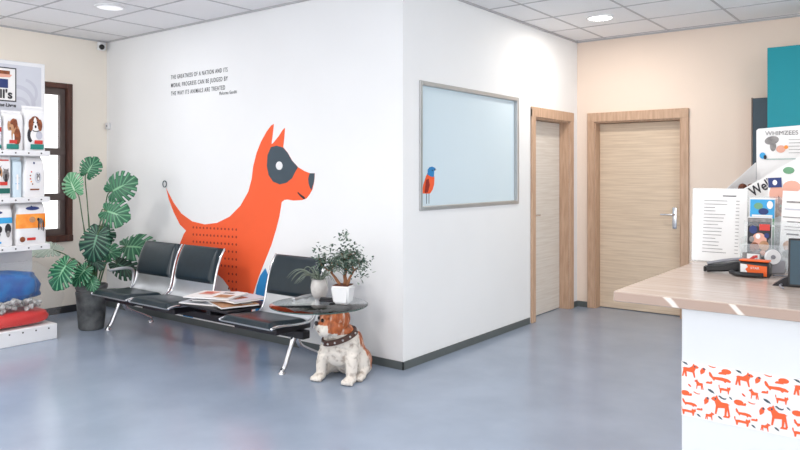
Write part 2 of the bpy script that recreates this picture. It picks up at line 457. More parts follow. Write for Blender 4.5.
# ---------------------------------------------------------------- wall mural
MURAL=dict(body=[(-2.88, 1.265), (-2.834, 1.211), (-2.758, 1.126), (-2.635, 1.027), (-2.467, 0.96), (-2.281, 0.94), (-2.101, 0.962), (-1.927, 1.024), (-1.78, 1.125), (-1.677, 1.248), (-1.633, 1.356), (-1.612, 1.469), (-1.569, 1.582), (-1.513, 1.676), (-1.443, 1.758), (-1.388, 1.806), (-1.353, 1.819), (-1.366, 1.737), (-1.383, 1.653), (-1.366, 1.657), (-1.293, 1.716), (-1.253, 1.76), (-1.219, 1.783), (-1.227, 1.704), (-1.24, 1.622), (-1.187, 1.576), (-1.135, 1.511), (-1.066, 1.457), (-0.995, 1.426), (-0.932, 1.408), (-0.878, 1.408), (-0.881, 1.368), (-0.888, 1.332), (-0.905, 1.279), (-0.937, 1.238), (-0.97, 1.207), (-1.02, 1.192), (-1.122, 1.186), (-1.187, 1.193), (-1.227, 1.189), (-1.259, 1.17), (-1.268, 1.127), (-1.287, 1.049), (-1.325, 0.944), (-1.382, 0.811), (-1.459, 0.675), (-1.537, 0.537), (-1.589, 0.426), (-1.625, 0.342), (-1.629, 0.218), (-1.688, 0.021), (-1.8, 0.022), (-1.814, 0.108), (-1.841, 0.183), (-1.874, 0.294), (-1.928, 0.394), (-2.019, 0.465), (-2.118, 0.51), (-2.277, 0.542), (-2.441, 0.509), (-2.595, 0.421), (-2.689, 0.298), (-2.769, 0.156), (-2.834, 0.014), (-2.932, 0.011), (-2.899, 0.18), (-2.834, 0.38), (-2.737, 0.561), (-2.673, 0.717), (-2.601, 0.829), (-2.562, 0.869), (-2.659, 0.923), (-2.758, 1.037), (-2.834, 1.154)],
patch=[(-1.388, 1.626), (-1.32, 1.637), (-1.24, 1.619), (-1.187, 1.576), (-1.135, 1.511), (-1.066, 1.457), (-1.097, 1.421), (-1.135, 1.367), (-1.201, 1.33), (-1.28, 1.316), (-1.361, 1.338), (-1.416, 1.393), (-1.438, 1.468), (-1.429, 1.561)],
eye=[(-1.245, 1.47), (-1.247, 1.461), (-1.251, 1.453), (-1.257, 1.446), (-1.265, 1.44), (-1.275, 1.437), (-1.285, 1.436), (-1.296, 1.437), (-1.306, 1.44), (-1.314, 1.446), (-1.32, 1.453), (-1.324, 1.462), (-1.326, 1.471), (-1.324, 1.48), (-1.32, 1.488), (-1.314, 1.496), (-1.306, 1.501), (-1.296, 1.505), (-1.285, 1.506), (-1.275, 1.504), (-1.265, 1.501), (-1.257, 1.495), (-1.251, 1.488), (-1.247, 1.479)],
nose=[(-0.932, 1.408), (-0.878, 1.408), (-0.881, 1.368), (-0.888, 1.332), (-0.915, 1.274), (-0.932, 1.297), (-0.945, 1.327), (-0.95, 1.362), (-0.942, 1.39)],
mouth=[(-1.066, 1.257), (-1.033, 1.236), (-0.99, 1.216), (-0.985, 1.202), (-1.0, 1.199), (-1.04, 1.222), (-1.071, 1.248)],
blue_front=[(-1.458, 0.609), (-1.527, 0.536), (-1.571, 0.438), (-1.591, 0.325), (-1.578, 0.173), (-1.533, 0.034), (-1.427, 0.032), (-1.377, 0.349), (-1.402, 0.513)],
blue_rear=[(-2.564, 0.358), (-2.642, 0.209), (-2.603, 0.015), (-2.456, 0.015), (-2.426, 0.232), (-2.456, 0.369)])

t = thing('dog_mural', 'large orange dog painted flat on the white wall behind the seats', 'mural', (-1.9, 0, .06))
frm = lambda u, v, w_: Vector((u + 1.9, -w_ - .0005, v - .06))
def layer(name, pts, m, w0, th=.0012):
    bm = NB(); extrude_poly(bm, pts, lambda u, v, w_: frm(u, v, w_ * 1.0 + w0), th); return obj(name, bm, m, t)
clampz = lambda pts: [(a, max(b, .062)) for a, b in pts]
layer('dog_body', clampz(MURAL['body']), M['orange'], 0)
layer('eye_patch', MURAL['patch'], M['slate'], .0014)
layer('eye', MURAL['eye'], M['mwhite'], .0028)
layer('nose', MURAL['nose'], M['slate'], .0014)
layer('mouth', MURAL['mouth'], M['ink'], .0014)
layer('blue_leg', clampz(MURAL['blue_front']), M['mblue'], .0)
layer('blue_leg', clampz(MURAL['blue_rear']), M['mblue'], .0014)
dots = []
for r in range(10):
    for c in range(13):
        if r > 5 and c < 10: continue
        x = -2.448 + c * (2.448 - 1.834) / 12; z = .905 - r * .0655 + c * .0008
        dots.append((EL(x, z, .0105, .0105, 10), 'mdark'))
prints('dot_grid', dots, frm, t, step=0, start=.0022)
bm = NB(); tube(bm, [frm(-2.895 + .030 * cos(a), 1.304 + .030 * sin(a), .0075) for a in [2 * pi * k / 24 for k in range(24)]], .0045, 6, closed=True)
obj('tail_ring', bm, M['slate'], t)

t = thing('wall_quotation', 'handwritten style black quotation lettering high on the white wall above the dog mural', 'lettering', (-2.8, 0, 2.1))
RX = Matrix.Rotation(pi / 2, 4, 'X')
def wtext(name, body, x, z, size, width, tilt=0, ext=.0005, sx=None, bold=0):
    o = text_mesh(name, body, size, M['ink'], Matrix.Identity(4), t, bold=bold, ext=ext, spacing=1.25)
    xs = [v.co.x for v in o.data.vertices]; wd = max(xs) - min(xs)
    o.data.transform(Matrix.Translation((x + 2.8, -.0015, z - 2.1)) @ Matrix.Rotation(tilt, 4, 'Y') @ RX @ Matrix.Diagonal((width / wd, 1, 1, 1)))
    return o
wtext('text_line', 'THE GREATNESS OF A NATION AND ITS', -2.80, 2.308, .056, .845, 0, bold=.0002)
wtext('text_line', 'MORAL PROGRESS CAN BE JUDGED BY', -2.80, 2.230, .056, .845, 0, bold=.0002)
wtext('text_line', 'THE WAY ITS ANIMALS ARE TREATED', -2.80, 2.152, .056, .81, 0, bold=.0002)
wtext('signature', 'Mahatma Gandhi', -2.07, 2.108, .042, .24, 0)

# ---------------------------------------------------------------- seating bench
PIT = .587; X0 = -2.83
t = thing('waiting_bench', 'black padded three-seat waiting bench with chrome legs in front of the dog mural', 'bench', (X0, -.45, 0))
O = Vector((X0, -.45, 0))
def L(x, y, z): return Vector((x, y, z)) - O
prof = [(-.79, .352), (-.74, .362), (-.66, .358), (-.56, .348), (-.48, .345), (-.425, .352), (-.385, .382), (-.36, .43), (-.345, .49), (-.33, .56), (-.305, .65), (-.275, .72), (-.24, .775)]
pp = smoothpath([(0, a, b) for a, b in prof], 4)
def normal(i):
    a = pp[max(i - 1, 0)]; b = pp[min(i + 1, len(pp) - 1)]; d = (b - a).normalized()
    return Vector((0, -d.z, d.y))      # towards the sitter
def shell_strip(bm, i0, i1, xa, xb, off, th, nx=10, edge=.0, crown=0):
    """curved padded slab following the seat profile between indexes i0..i1"""
    G = []
    I = list(range(i0, i1 + 1))
    def surf(side):
        rows = []
        for j, i in enumerate(I):
            v = j / (len(I) - 1)
            row = []
            for k in range(nx + 1):
                u = k / nx
                e = min(1, min(u, 1 - u) / .07) if edge else 1; e2 = min(1, min(v, 1 - v) / .12) if edge else 1
                h = off + (th * (math.sqrt(max(0, 1 - (1 - e) ** 2)) * math.sqrt(max(0, 1 - (1 - e2) ** 2)) if edge else 1) if side else 0)
                p = pp[i] + normal(i) * h
                row.append(bm.verts.new(L(xa + (xb - xa) * u, p.y, p.z)))
            rows.append(row)
        return rows
    A = surf(0); B = surf(1)
    for rows, flip in ((A, True), (B, False)):
        for j in range(len(I) - 1):
            for k in range(nx):
                f = (rows[j][k], rows[j][k + 1], rows[j + 1][k + 1], rows[j + 1][k]); bm.faces.new(f[::-1] if flip else f)
    for j in range(len(I) - 1):
        bm.faces.new((A[j][0], A[j + 1][0], B[j + 1][0], B[j][0])); bm.faces.new((A[j + 1][nx], A[j][nx], B[j][nx], B[j + 1][nx]))
    for k in range(nx):
        bm.faces.new((A[0][k + 1], A[0][k], B[0][k], B[0][k + 1])); bm.faces.new((A[-1][k], A[-1][k + 1], B[-1][k + 1], B[-1][k]))
NP = len(pp) - 1
for s in (0, 1, 3):
    xa = X0 + s * PIT + .012; xb = xa + .545
    bm = NB(); shell_strip(bm, 0, NP, xa + .012, xb - .012, -.004, .006); obj('seat_shell', bm, M['shell'], t, True, sharp=50)
    bm = NB(); shell_strip(bm, 1, 19, xa + .014, xb - .014, .003, .03, 22, edge=1); obj('seat_pad', bm, M['vinyl'], t, True)
    bm = NB(); shell_strip(bm, 32, NP, xa + .014, xb - .014, .003, .036, 22, edge=1); obj('back_pad', bm, M['vinyl'], t, True)
    for q in (xa, xb):
        bm = NB(); tube(bm, [L(q, p.y, p.z) + normal(i) * .004 for i, p in enumerate(pp)], .0105, 8)
        obj('side_rail', bm, M['chrome'], t, True)
    bm = NB()
    box(bm, *(lambda a, b: (a.x, b.x, a.y, b.y, a.z, b.z))(L(xa + .05, -.70, .29), L(xb - .05, -.36, .335)), .01, 2)
    obj('seat_bracket', bm, M['black'], t)
# beam, table plate, legs and arms
bm = NB(); a = L(X0 - .04, -.50, .235); b = L(X0 + 4 * PIT - .02, -.43, .295)
box(bm, a.x, b.x, a.y, b.y, a.z, b.z, .008, 2); obj('beam', bm, M['black'], t)
xa = X0 + 2 * PIT - .02
bm = NB(); a = L(xa, -.70, .375); b = L(xa + .60, -.24, .395); box(bm, a.x, b.x, a.y, b.y, a.z, b.z, .007, 2)
obj('table_plate', bm, M['black'], t)
for q in (.12, .44):
    bm = NB(); a = L(xa + q, -.53, .29); b = L(xa + q + .05, -.38, .376); box(bm, a.x, b.x, a.y, b.y, a.z, b.z, .004, 1)
    obj('table_bracket', bm, M['black'], t)
for x in (X0 - .045, X0 + 4 * PIT - .13):
    for s, yy in ((-1, -.60), (1, -.17)):
        bm = NB()
        ym = -.465
        pts = [(x, ym + s * -.01, .272), (x, ym + s * .015, .245), (x, ym + s * .055, .16), (x, yy - s * .03, .05), (x, yy, .018)]
        tube(bm, [L(*p) for p in smoothpath(pts, 5)], [.022] * 8 + [.018] * 13, 12)
        lathe(bm, [(0, 0), (.026, 0), (.026, .01), (.012, .02), (.01, .03)], 16, L(x, yy, 0))
        obj('leg', bm, M['chrome'], t, True, sharp=60)
    bm = NB()
    if x > -1: x = X0 + 4 * PIT - .018
    pts = [(x, -.40, .30), (x, -.36, .40), (x, -.352, .50), (x, -.40, .535), (x, -.50, .54), (x, -.585, .53)]
    tube(bm, [L(*p) for p in smoothpath(pts, 5)], .013, 10)
    box(bm, *(lambda a, b: (a.x, b.x, a.y, b.y, a.z, b.z))(L(x - .016, -.60, .53), L(x + .016, -.42, .546)), .006, 3)
    obj('armrest', bm, M['shell'], t, True, sharp=50)

# magazines on the bench's table plate
def magazine(x, y, z, rz, w_, d_, th, cover, label, tilt=0):
    t = thing('magazine', label, 'magazine', (x, y, z), rz, 'magazines spread on the bench table')
    bm = NB(); N = 8
    top = []; 
    for i in range(N + 1):
        u = i / N; zz = .5 * th * sin(pi * u) 
        for j in (0, 1):
            pass
    V = []; 
    for i in range(N + 1):
        u = i / N; cur = .004 * sin(u * pi)
        V.append([bm.verts.new((-w_ / 2 + w_ * u, yy, zz)) for yy, zz in ((-d_ / 2, 0), (d_ / 2, 0), (d_ / 2, th + cur * .4), (-d_ / 2, th + cur * .4))])
    for A, B in zip(V, V[1:]):
        for k in range(4): bm.faces.new((A[k], A[(k + 1) % 4], B[(k + 1) % 4], B[k]))
    bm.faces.new(V[0][::-1]); bm.faces.new(V[-1])
    obj('pages', bm, M['paper'], t)
    prints('cover', cover(w_, d_), lambda u, v, w2: Vector((u, v, th + .004 * .4 * sin((u / w_ + .5) * pi) + .0005 + w2)), t, step=.0004, start=.0006)
def cov(base, accents):
    def f(w_, d_):
        out = [(R4(-w_ / 2 + w_ * i / 6, -d_ / 2, -w_ / 2 + w_ * (i + 1) / 6, d_ / 2), base) for i in range(6)]
        for (a, b, c, d, k) in accents: out.append((R4(a * w_, b * d_, c * w_, d * d_), k))
        return out
    return f
MZ = .395
mx, my = -1.40, -.50
magazine(mx - .10, my - .02, MZ, .25, .40, .29, .008, cov('plav', [(-.4, -.3, 0, .3, 'pgrey')]), 'pale grey magazine lying lowest on the left of the pile')
magazine(mx + .12, my + .0, MZ + .0125, -.35, .40, .29, .009, cov('ptan', [(-.4, .1, .4, .4, 'paper')]), 'tan covered magazine under the middle of the pile')
magazine(mx - .02, my + .05, MZ + .027, .55, .42, .29, .008, cov('paper', [(-.3, -.3, .1, .2, 'pcyan')]), 'white magazine with a blue picture, second from the top left')
magazine(mx + .10, my + .06, MZ + .041, -.1, .42, .30, .010, cov('plav', [(-.42, -.4, -.1, .4, 'ppink'), (0, -.3, .3, .1, 'pbrown')]), 'open magazine with pink and brown pictures near the top of the pile')
magazine(mx - .03, my - .03, MZ + .057, .35, .40, .29, .008, cov('paper', [(-.36, -.1, -.05, .38, 'ppink'), (-.3, .05, -.12, .2, 'pred'), (.1, -.4, .42, .0, 'ptan'), (.08, .15, .3, .3, 'pgrey')]), 'topmost magazine with white cover and small red and pink pictures')
# ---------------------------------------------------------------- potted monstera
PX, PY = -3.05, -.66
t = thing('potted_monstera', 'tall monstera with split leaves in a dark stone pot beside the bench', 'plant', (PX, PY, 0))
O = Vector((PX, PY, 0))
bm = NB(); lathe(bm, [(0, 0), (.098, 0), (.108, .01), (.118, .12), (.128, .28), (.134, .325), (.134, .34), (.126, .345), (.131, .36), (.137, .372), (.137, .398), (.13, .404), (.118, .398), (.116, .36), (0, .355)], 40)
obj('pot', bm, M['potstone'], t, True, sharp=50)
bm = NB(); lathe(bm, [(0, .372), (.06, .378), (.116, .366)], 24); obj('soil', bm, M['soil'], t, True)
CR = Vector((.7923, .6101, 0)); CF = Vector((-.6101, .7923, 0)); UP = Vector((0, 0, 1))
def monstera_leaf(parent, c, size, tip, m, nf=6, tilt=.25, turn=0.0, fold=.12, wid=1.0, stemroot=None, slits=True):
    """c: leaf centre; tip: (right, up, towards the room) direction of the tip"""
    c = Vector(c) - O
    ty = (CR * tip[0] + UP * tip[1] - CF * tip[2]).normalized()
    n0 = (-CF + UP * tilt + CR * turn).normalized()
    tx = ty.cross(n0).normalized(); nn = tx.cross(ty).normalized()
    bm = NB(); uvl = bm.loops.layers.uv.new('UVMap')
    NU = 9 * 6; NS = 10; rng = random.Random(int(abs(c.x * 971 + c.z * 577) * 100))
    def outline(u):
        a = u * radians(168)
        r = .5 * (1 + .18 * cos(a) + .10 * cos(2 * a) - .05 * cos(3 * a))
        if u < .12: r += .06 * (1 - u / .12)
        if u > .9: r *= 1 - (u - .9) * 2.2
        return Vector((r * sin(a) * wid, r * cos(a)))
    cuts = {}
    if slits:
        for k in rng.sample(range(1, 8), 6):
            cuts[k] = rng.uniform(.55, .76) if k not in (1, 7) else rng.uniform(.75, .9)
    for sgn in (-1, 1):
        grid = []
        for i in range(NU + 1):
            u = i / NU
            base = Vector((0, .42 * max(0, 1 - u * 1.6) - .12))
            e = outline(u)
            row = []
            for j in range(NS + 1):
                s = j / NS
                q = base.lerp(e, s)
                z = fold * abs(q.x) - .45 * (q.x ** 2 + (q.y * .9) ** 2) + .012 * sin(u * 9 * 2 * pi) * s
                P3 = c + size * (tx * (sgn * q.x) + ty * q.y + nn * z)
                row.append(bm.verts.new(P3))
            grid.append(row)
        for i in range(NU):
            band = (i + .5) / NU * 9
            near = round(band); d = abs(band - near)
            for j in range(NS):
                if slits and near in cuts:
                    s = (j + .5) / NS
                    if s > cuts[near] and d < .08 + .05 * (s - cuts[near]) / (1 - cuts[near]): continue
                vs = (grid[i][j], grid[i + 1][j], grid[i + 1][j + 1], grid[i][j + 1])
                if sgn > 0: vs = vs[::-1]
                f = bm.faces.new(vs)
                for lp in f.loops:
                    v = lp.vert
                    for a, b in ((i, j), (i + 1, j), (i, j + 1), (i + 1, j + 1)):
                        if grid[a][b] is v: lp[uvl].uv = (a / NU, b / NS)
    lone = [v for v in bm.verts if not v.link_faces]
    bmesh.ops.delete(bm, geom=lone, context='VERTS')
    bmesh.ops.remove_doubles(bm, verts=bm.verts, dist=.0004)
    bmesh.ops.solidify(bm, geom=list(bm.faces), thickness=.0016)
    me = bpy.data.meshes.new('leaf'); bm.to_mesh(me); bm.free()
    o = link('leaf', me, M[m], parent, True)
    if stemroot is not None:
        b = c + size * (ty * -.12)
        r = Vector(stemroot) - O
        back = b - nn * size * .08 - ty * size * .25
        pts = smoothpath([r, r + (back - r) * .35 + UP * .10 + (r - O * 0) * 0, r + (back - r) * .75 + UP * .05, back, b], 5)
        sb = NB(); tube(sb, pts, [.0075] * 8 + [.005] * (len(pts) - 8), 8); obj('stem', sb, M['stem'], parent, True)
    return o
def sr(a, b): return (PX + a, PY + b, .365)
ml = monstera_leaf
ml(t, (-3.132, -.784, 1.275), .235, (-.45, .85, -.1), 'mon_pale', turn=-.3, stemroot=sr(-.02, 0))
ml(t, (-3.118, -.647, 1.437), .205, (.45, .85, -.1), 'mon_mid', turn=.3, stemroot=sr(0, .01))
ml(t, (-2.826, -.548, 1.266), .30, (.8, .42, .1), 'mon_mid', turn=.2, stemroot=sr(.03, .02))
ml(t, (-2.73, -.66, 1.065), .27, (.9, -.25, .2), 'mon_mid', turn=.2, stemroot=sr(.04, 0))
ml(t, (-2.72, -.80, .84), .31, (-.25, -.95, .1), 'mon_dark', stemroot=sr(.04, -.02), wid=.95)
ml(t, (-2.88, -1.0, .59), .29, (-.45, -.85, .25), 'mon_mid', turn=-.3, stemroot=sr(-.02, -.04))
ml(t, (-3.134, -.217, .70), .42, (.85, .0, .25), 'mon_mid', turn=.2, wid=.72, tilt=.6, stemroot=sr(.05, .04))
ml(t, (-3.257, -.25, .51), .30, (.8, -.45, .1), 'mon_dark', wid=.8, stemroot=sr(.05, .02))
ml(t, (-2.88, -.83, .545), .21, (-.5, -.7, .3), 'mon_mid', turn=-.2, stemroot=sr(0, -.03))
ml(t, (-3.40, -.875, .712), .30, (-.95, .12, .1), 'mon_hazed', tilt=1.6, wid=.8, stemroot=sr(-.04, -.03))
ml(t, (-3.104, -.51, .862), .20, (.3, -.9, 0), 'mon_dark', stemroot=sr(0, .03))
ml(t, (-2.88, -.735, .66), .20, (.6, -.7, .2), 'mon_dark', stemroot=sr(.03, -.02))
ml(t, (-2.948, -.579, .70), .20, (.7, -.1, .1), 'mon_mid', tilt=.6, stemroot=sr(.02, .02))
ml(t, (-2.83, -.78, .46), .14, (.4, -.8, .3), 'mon_mid', stemroot=sr(.04, -.03))

# ---------------------------------------------------------------- bulldog side table
GX, GY, GZ = -.272, -.577, .527
DX, DY = -.225, -.375
DR = radians(14)
t = thing('bulldog_side_table', 'side table of a white and brown seated bulldog statue carrying a round glass top', 'table', (DX, DY, 0), DR)
HY = radians(-46)        # head turned to the dog's right
HR = Matrix.Rotation(HY, 3, 'Z')
hc = Vector((0, -.115, .415))
def hp(x, y, z): return hc + HR @ Vector((x, y, z))
prim = [
    ('e', (0, .075, .13), (.125, .125, .13)), ('e', (0, .02, .21), (.125, .135, .15)),
    ('e', (0, -.055, .25), (.122, .10, .125)), ('e', (0, -.085, .19), (.10, .075, .10)),
    ('e', (-.088, -.05, .225), (.05, .07, .105)), ('e', (.088, -.05, .225), (.05, .07, .105)),
    ('e', (0, -.075, .325), (.105, .10, .07)),
    ('e', (-.10, .075, .095), (.06, .105, .095)), ('e', (.10, .075, .095), (.06, .105, .095)),
    ('e', (0, .20, .05), (.03, .04, .03)),
]
for s in (-1, 1):
    prim.append(('c', [(s * .092, -.07, .22), (s * .112, -.105, .13), (s * .115, -.115, .045)], [.052, .042, .036]))
    prim.append(('e', (s * .118, -.145, .026), (.043, .055, .026)))
    for k in range(4): prim.append(('e', (s * .118 + (k - 1.5) * .021, -.19 + abs(k - 1.5) * .006, .019), (.0125, .020, .018)))
    prim.append(('c', [(s * .115, .09, .06), (s * .135, .0, .035)], [.05, .03]))
    prim.append(('e', (s * .142, -.03, .024), (.035, .055, .024)))
    for k in range(4): prim.append(('e', (s * .142 + (k - 1.5) * .017, -.077 + abs(k - 1.5) * .005, .016), (.011, .018, .015)))
# head: broad skull, short muzzle with hanging jowls, folded ears
prim += [('e', hp(0, .0, .01), (.112, .095, .085), HR), ('e', hp(0, -.06, -.01), (.088, .055, .06), HR),
         ('e', hp(0, -.098, -.035), (.060, .04, .036), HR), ('e', hp(0, -.08, -.08), (.062, .05, .026), HR)]
for s in (-1, 1):
    prim.append(('e', hp(s * .052, -.088, -.055), (.038, .044, .044), HR))
    prim.append(('e', hp(s * .085, -.03, -.035), (.035, .052, .055), HR))
    prim.append(('e', hp(s * .046, -.078, .035), (.036, .028, .02), HR))
    prim.append(('e', hp(s * .098, .0, .045), (.022, .034, .036), HR))
    prim.append(('e', hp(s * .112, -.012, .028), (.016, .028, .026), HR))
def wrinkle(c):
    n = noise.noise(c * 26) * .0025
    if c.z > .16 and c.z < .33 and c.y < .0: n += .0028 * sin((c.z * 1.0 + .35 * abs(c.x)) * 170)
    if c.z < .035 and c.z > .006 and c.y < 0: n += 0
    q = Vector(c); q += Vector((c.x, c.y, 0)).normalized() * n
    q.z = max(q.z, .0005)
    return q
dm = bpy.data.materials.new('painted_bulldog'); dm.use_nodes = True
nt = dm.node_tree; b = nt.nodes['Principled BSDF']; b.inputs['Roughness'].default_value = .45
at = nt.nodes.new('ShaderNodeAttribute'); at.attribute_name = 'coat'
tc = nt.nodes.new('ShaderNodeTexCoord'); nz = nt.nodes.new('ShaderNodeTexNoise'); nz.inputs['Scale'].default_value = 38; nz.inputs['Detail'].default_value = 5
mp = nt.nodes.new('ShaderNodeMapping'); mp.inputs['Scale'].default_value = (1, 1, .35)
nt.links.new(tc.outputs['Object'], mp.inputs[0]); nt.links.new(mp.outputs[0], nz.inputs['Vector'])
ad = nt.nodes.new('ShaderNodeMath'); ad.operation = 'MULTIPLY_ADD'; ad.inputs[1].default_value = .7; nt.links.new(nz.outputs['Fac'], ad.inputs[0]); nt.links.new(at.outputs['Fac'], ad.inputs[2])
rr = nt.nodes.new('ShaderNodeValToRGB'); e = rr.color_ramp.elements
e[0].position = .72; e[0].color = (*srgb(226, 218, 208), 1); e[1].position = .86; e[1].color = (*srgb(190, 104, 50), 1)
e3 = e.new(1.0); e3.color = (*srgb(150, 70, 32), 1)
nt.links.new(ad.outputs[0], rr.inputs['Fac'])
cr = nt.nodes.new('ShaderNodeValToRGB'); cr.color_ramp.elements[0].position = .3; cr.color_ramp.elements[0].color = (.5, .45, .42, 1); cr.color_ramp.elements[1].position = .5; cr.color_ramp.elements[1].color = (1, 1, 1, 1)  # darkens cracks and dirt, with crevice shading painted into the colour
nz2 = nt.nodes.new('ShaderNodeTexNoise'); nz2.inputs['Scale'].default_value = 26; nz2.inputs['Detail'].default_value = 6; nt.links.new(tc.outputs['Object'], nz2.inputs['Vector']); nt.links.new(nz2.outputs['Fac'], cr.inputs[0])
mu = nt.nodes.new('ShaderNodeMixRGB'); mu.blend_type = 'MULTIPLY'; mu.inputs[0].default_value = 1; nt.links.new(rr.outputs[0], mu.inputs[1]); nt.links.new(cr.outputs[0], mu.inputs[2])
nt.links.new(mu.outputs[0], b.inputs['Base Color'])
bp_ = nt.nodes.new('ShaderNodeBump'); bp_.inputs['Strength'].default_value = .35; bp_.inputs['Distance'].default_value = .006
nt.links.new(nz2.outputs['Fac'], bp_.inputs['Height']); nt.links.new(bp_.outputs[0], b.inputs['Normal'])
dog = blob('bulldog_statue', prim, .0058, dm, t, 3, wrinkle)
ca = dog.data.attributes.new('coat', 'FLOAT', 'POINT')
HRi = HR.inverted()
def g(v, c, r): return max(0, 1 - sum(((v[i] - c[i]) / r[i]) ** 2 for i in range(3)))
vals = []
for v in dog.data.vertices:
    c = v.co; h = HRi @ (c - hc)
    a = 0
    if c.z > .325:
        a = 1.2
        if h.y < -.082 and h.z < -.02: a = 0              # pale muzzle and jowls
        if h.z < -.07 and h.y < -.02: a = 0
    a = max(a, 1.6 * g(c, (.12, .15, .12), (.10, .13, .15)), 1.6 * g(c, (.11, .09, .26), (.05, .12, .12)), 1.2 * g(c, (-.13, .13, .12), (.06, .12, .1)), 1.5 * g(c, (0, .24, .05), (.1, .1, .1)))
    vals.append(min(a, 1) * .55)
ca.data.foreach_set('value', vals)
for s in (-1, 1):
    bm = NB(); ell(bm, hp(s * .044, -.108, .012), (.0145, .011, .013), HR, 14, 10); obj('eye', bm, M['nose'], t, True)
bm = NB(); ell(bm, hp(0, -.138, -.014), (.024, .013, .016), HR); obj('nose', bm, M['nose'], t, True)
bm = NB(); tube(bm, [hp(x, -.130 + .9 * abs(x) ** 1.3, -.065 - .28 * abs(x)) for x in [k * .008 for k in range(-6, 7)]], .0025, 6); obj('mouth', bm, M['collar'], t, True)
# studded collar
cc = Vector((0, -.07, .298)); CT = Matrix.Rotation(radians(14), 3, 'X') @ Matrix.Rotation(radians(-14), 3, 'Y')
def cp(a, r, z): return cc + CT @ Vector((r * 1.06 * cos(a), r * 1.0 * sin(a), z))
bm = NB(); n = 40; rings = []
for k in range(n):
    a = 2 * pi * k / n
    rings.append([bm.verts.new(cp(a, r, z)) for r, z in ((.105, -.017), (.123, -.017), (.119, .017), (.105, .017))])
for k in range(n):
    A, B = rings[k], rings[(k + 1) % n]
    for q in range(4): bm.faces.new((A[q], A[(q + 1) % 4], B[(q + 1) % 4], B[q]))
col_ = obj('collar', bm, M['collar'], t)
for k in range(14):
    a = 2 * pi * k / 14
    bm = NB(); ell(bm, cp(a, .121, 0), (.008, .008, .008), None, 10, 6); obj('stud', bm, M['alu'], col_, True)
# glass top carried on the head
gm = mat('tinted_glass', srgb(246, 250, 249), .0, trans=1, ior=1.25, coat=0)
gc = Matrix.Rotation(-DR, 3, 'Z') @ Vector((GX - DX, GY - DY, GZ))
bm = NB(); lathe(bm, [(0, -.010), (.326, -.008), (.3285, -.006), (.3285, -.001), (.326, 0), (0, 0)], 72, gc); obj('glass_top', bm, gm, t, True, sharp=30)
bm = NB(); lathe(bm, [(.3288, -.0075), (.331, -.006), (.331, -.0018), (.3288, -.0005)], 72, gc)
obj('glass_edge', bm, mat('green_glass_edge', srgb(70, 92, 88), .1), t, True)
bm = NB(); lathe(bm, [(0, -.028), (.05, -.028), (.05, -.0105), (0, -.0105)], 24, (hc.x, hc.y, GZ)); obj('support_pad', bm, M['black'], t)

# bonsai in a white pot
BX, BY = -.165, -.455
t = thing('potted_bonsai', 'small leafy bonsai in a white square pot on the glass table top', 'plant', (BX, BY, GZ), radians(20))
bm = NB()
def taper(bm, w0, w1, z0, z1, bev=.008):
    r = bmesh.ops.create_cube(bm, size=1); vs = r['verts']
    for v in vs:
        w_ = w1 if v.co.z > 0 else w0
        v.co = Vector((v.co.x * w_, v.co.y * w_, z1 if v.co.z > 0 else z0))
    bmesh.ops.bevel(bm, geom=list({e for v in vs for e in v.link_edges}), offset=bev, segments=3, affect='EDGES')
taper(bm, .105, .135, 0, .122, .012); obj('pot', bm, M['ceramic'], t, True, sharp=50)
bm = NB(); box(bm, -.055, .055, -.055, .055, .1215, .127, .002, 1); obj('soil', bm, M['treat'], t)
rb = random.Random(3)
bm = NB(); tips = []
def branch(p, d, ln, r, depth):
    pts = [p]; q = Vector(p); dd = Vector(d).normalized()
    for k in range(4):
        dd = (dd + Vector((rb.uniform(-.35, .35), rb.uniform(-.35, .35), rb.uniform(-.1, .25)))).normalized()
        q = q + dd * ln / 4; pts.append(q)
    tube(bm, smoothpath(pts, 2), [r * (1 - .5 * i / 8) for i in range(9)], 7)
    if depth == 0: tips.extend(pts[1:]); return
    if depth == 1: tips.extend(pts[2:])
    for k in range(3):
        a = rb.uniform(0, 2 * pi); nd = (dd * .7 + Vector((cos(a), sin(a), rb.uniform(.0, .6))) * .8)
        branch(pts[-1] if k else pts[3], nd, ln * .68, r * .6, depth - 1)
for (x, y, d, r) in ((-.018, 0, (-.5, -.1, 1), .0105), (.01, .006, (.15, .2, 1), .013), (.03, -.008, (.55, .1, 1), .0095)):
    branch(Vector((x, y, .124)), d, .10, r, 2)
for v in bm.verts: v.co = Vector((v.co.x * 1.25, v.co.y * 1.25, .124 + (v.co.z - .124) * 1.15)) if v.co.z > .13 else v.co
obj('trunk', bm, M['bark'], t, True)
def small_leaves(name, pts, m, n, ln, wd, spread, rnd):
    bm = NB()
    for i in range(n):
        p = Vector(rnd.choice(pts)) + Vector((rnd.gauss(0, spread), rnd.gauss(0, spread), rnd.gauss(0, spread)))
        d = Vector((rnd.uniform(-1, 1), rnd.uniform(-1, 1), rnd.uniform(-.7, .7))).normalized()
        s = d.cross(Vector((rnd.uniform(-.4, .4), rnd.uniform(-.4, .4), 1))).normalized(); nn = s.cross(d) * ln * .12
        l = ln * rnd.uniform(.7, 1.3); w_ = wd * rnd.uniform(.8, 1.2)
        v = [bm.verts.new(q) for q in (p, p + d * l * .35 + s * w_ + nn, p + d * l * .75 + s * w_ * .7 + nn, p + d * l, p + d * l * .75 - s * w_ * .7 + nn, p + d * l * .35 - s * w_ + nn, p + d * l * .5)]
        for a, b_ in ((1, 2), (2, 3), (3, 4), (4, 5)): bm.faces.new((v[6], v[a], v[b_]))
        bm.faces.new((v[0], v[1], v[6])); bm.faces.new((v[0], v[6], v[5]))
    return obj(name, bm, m, t)
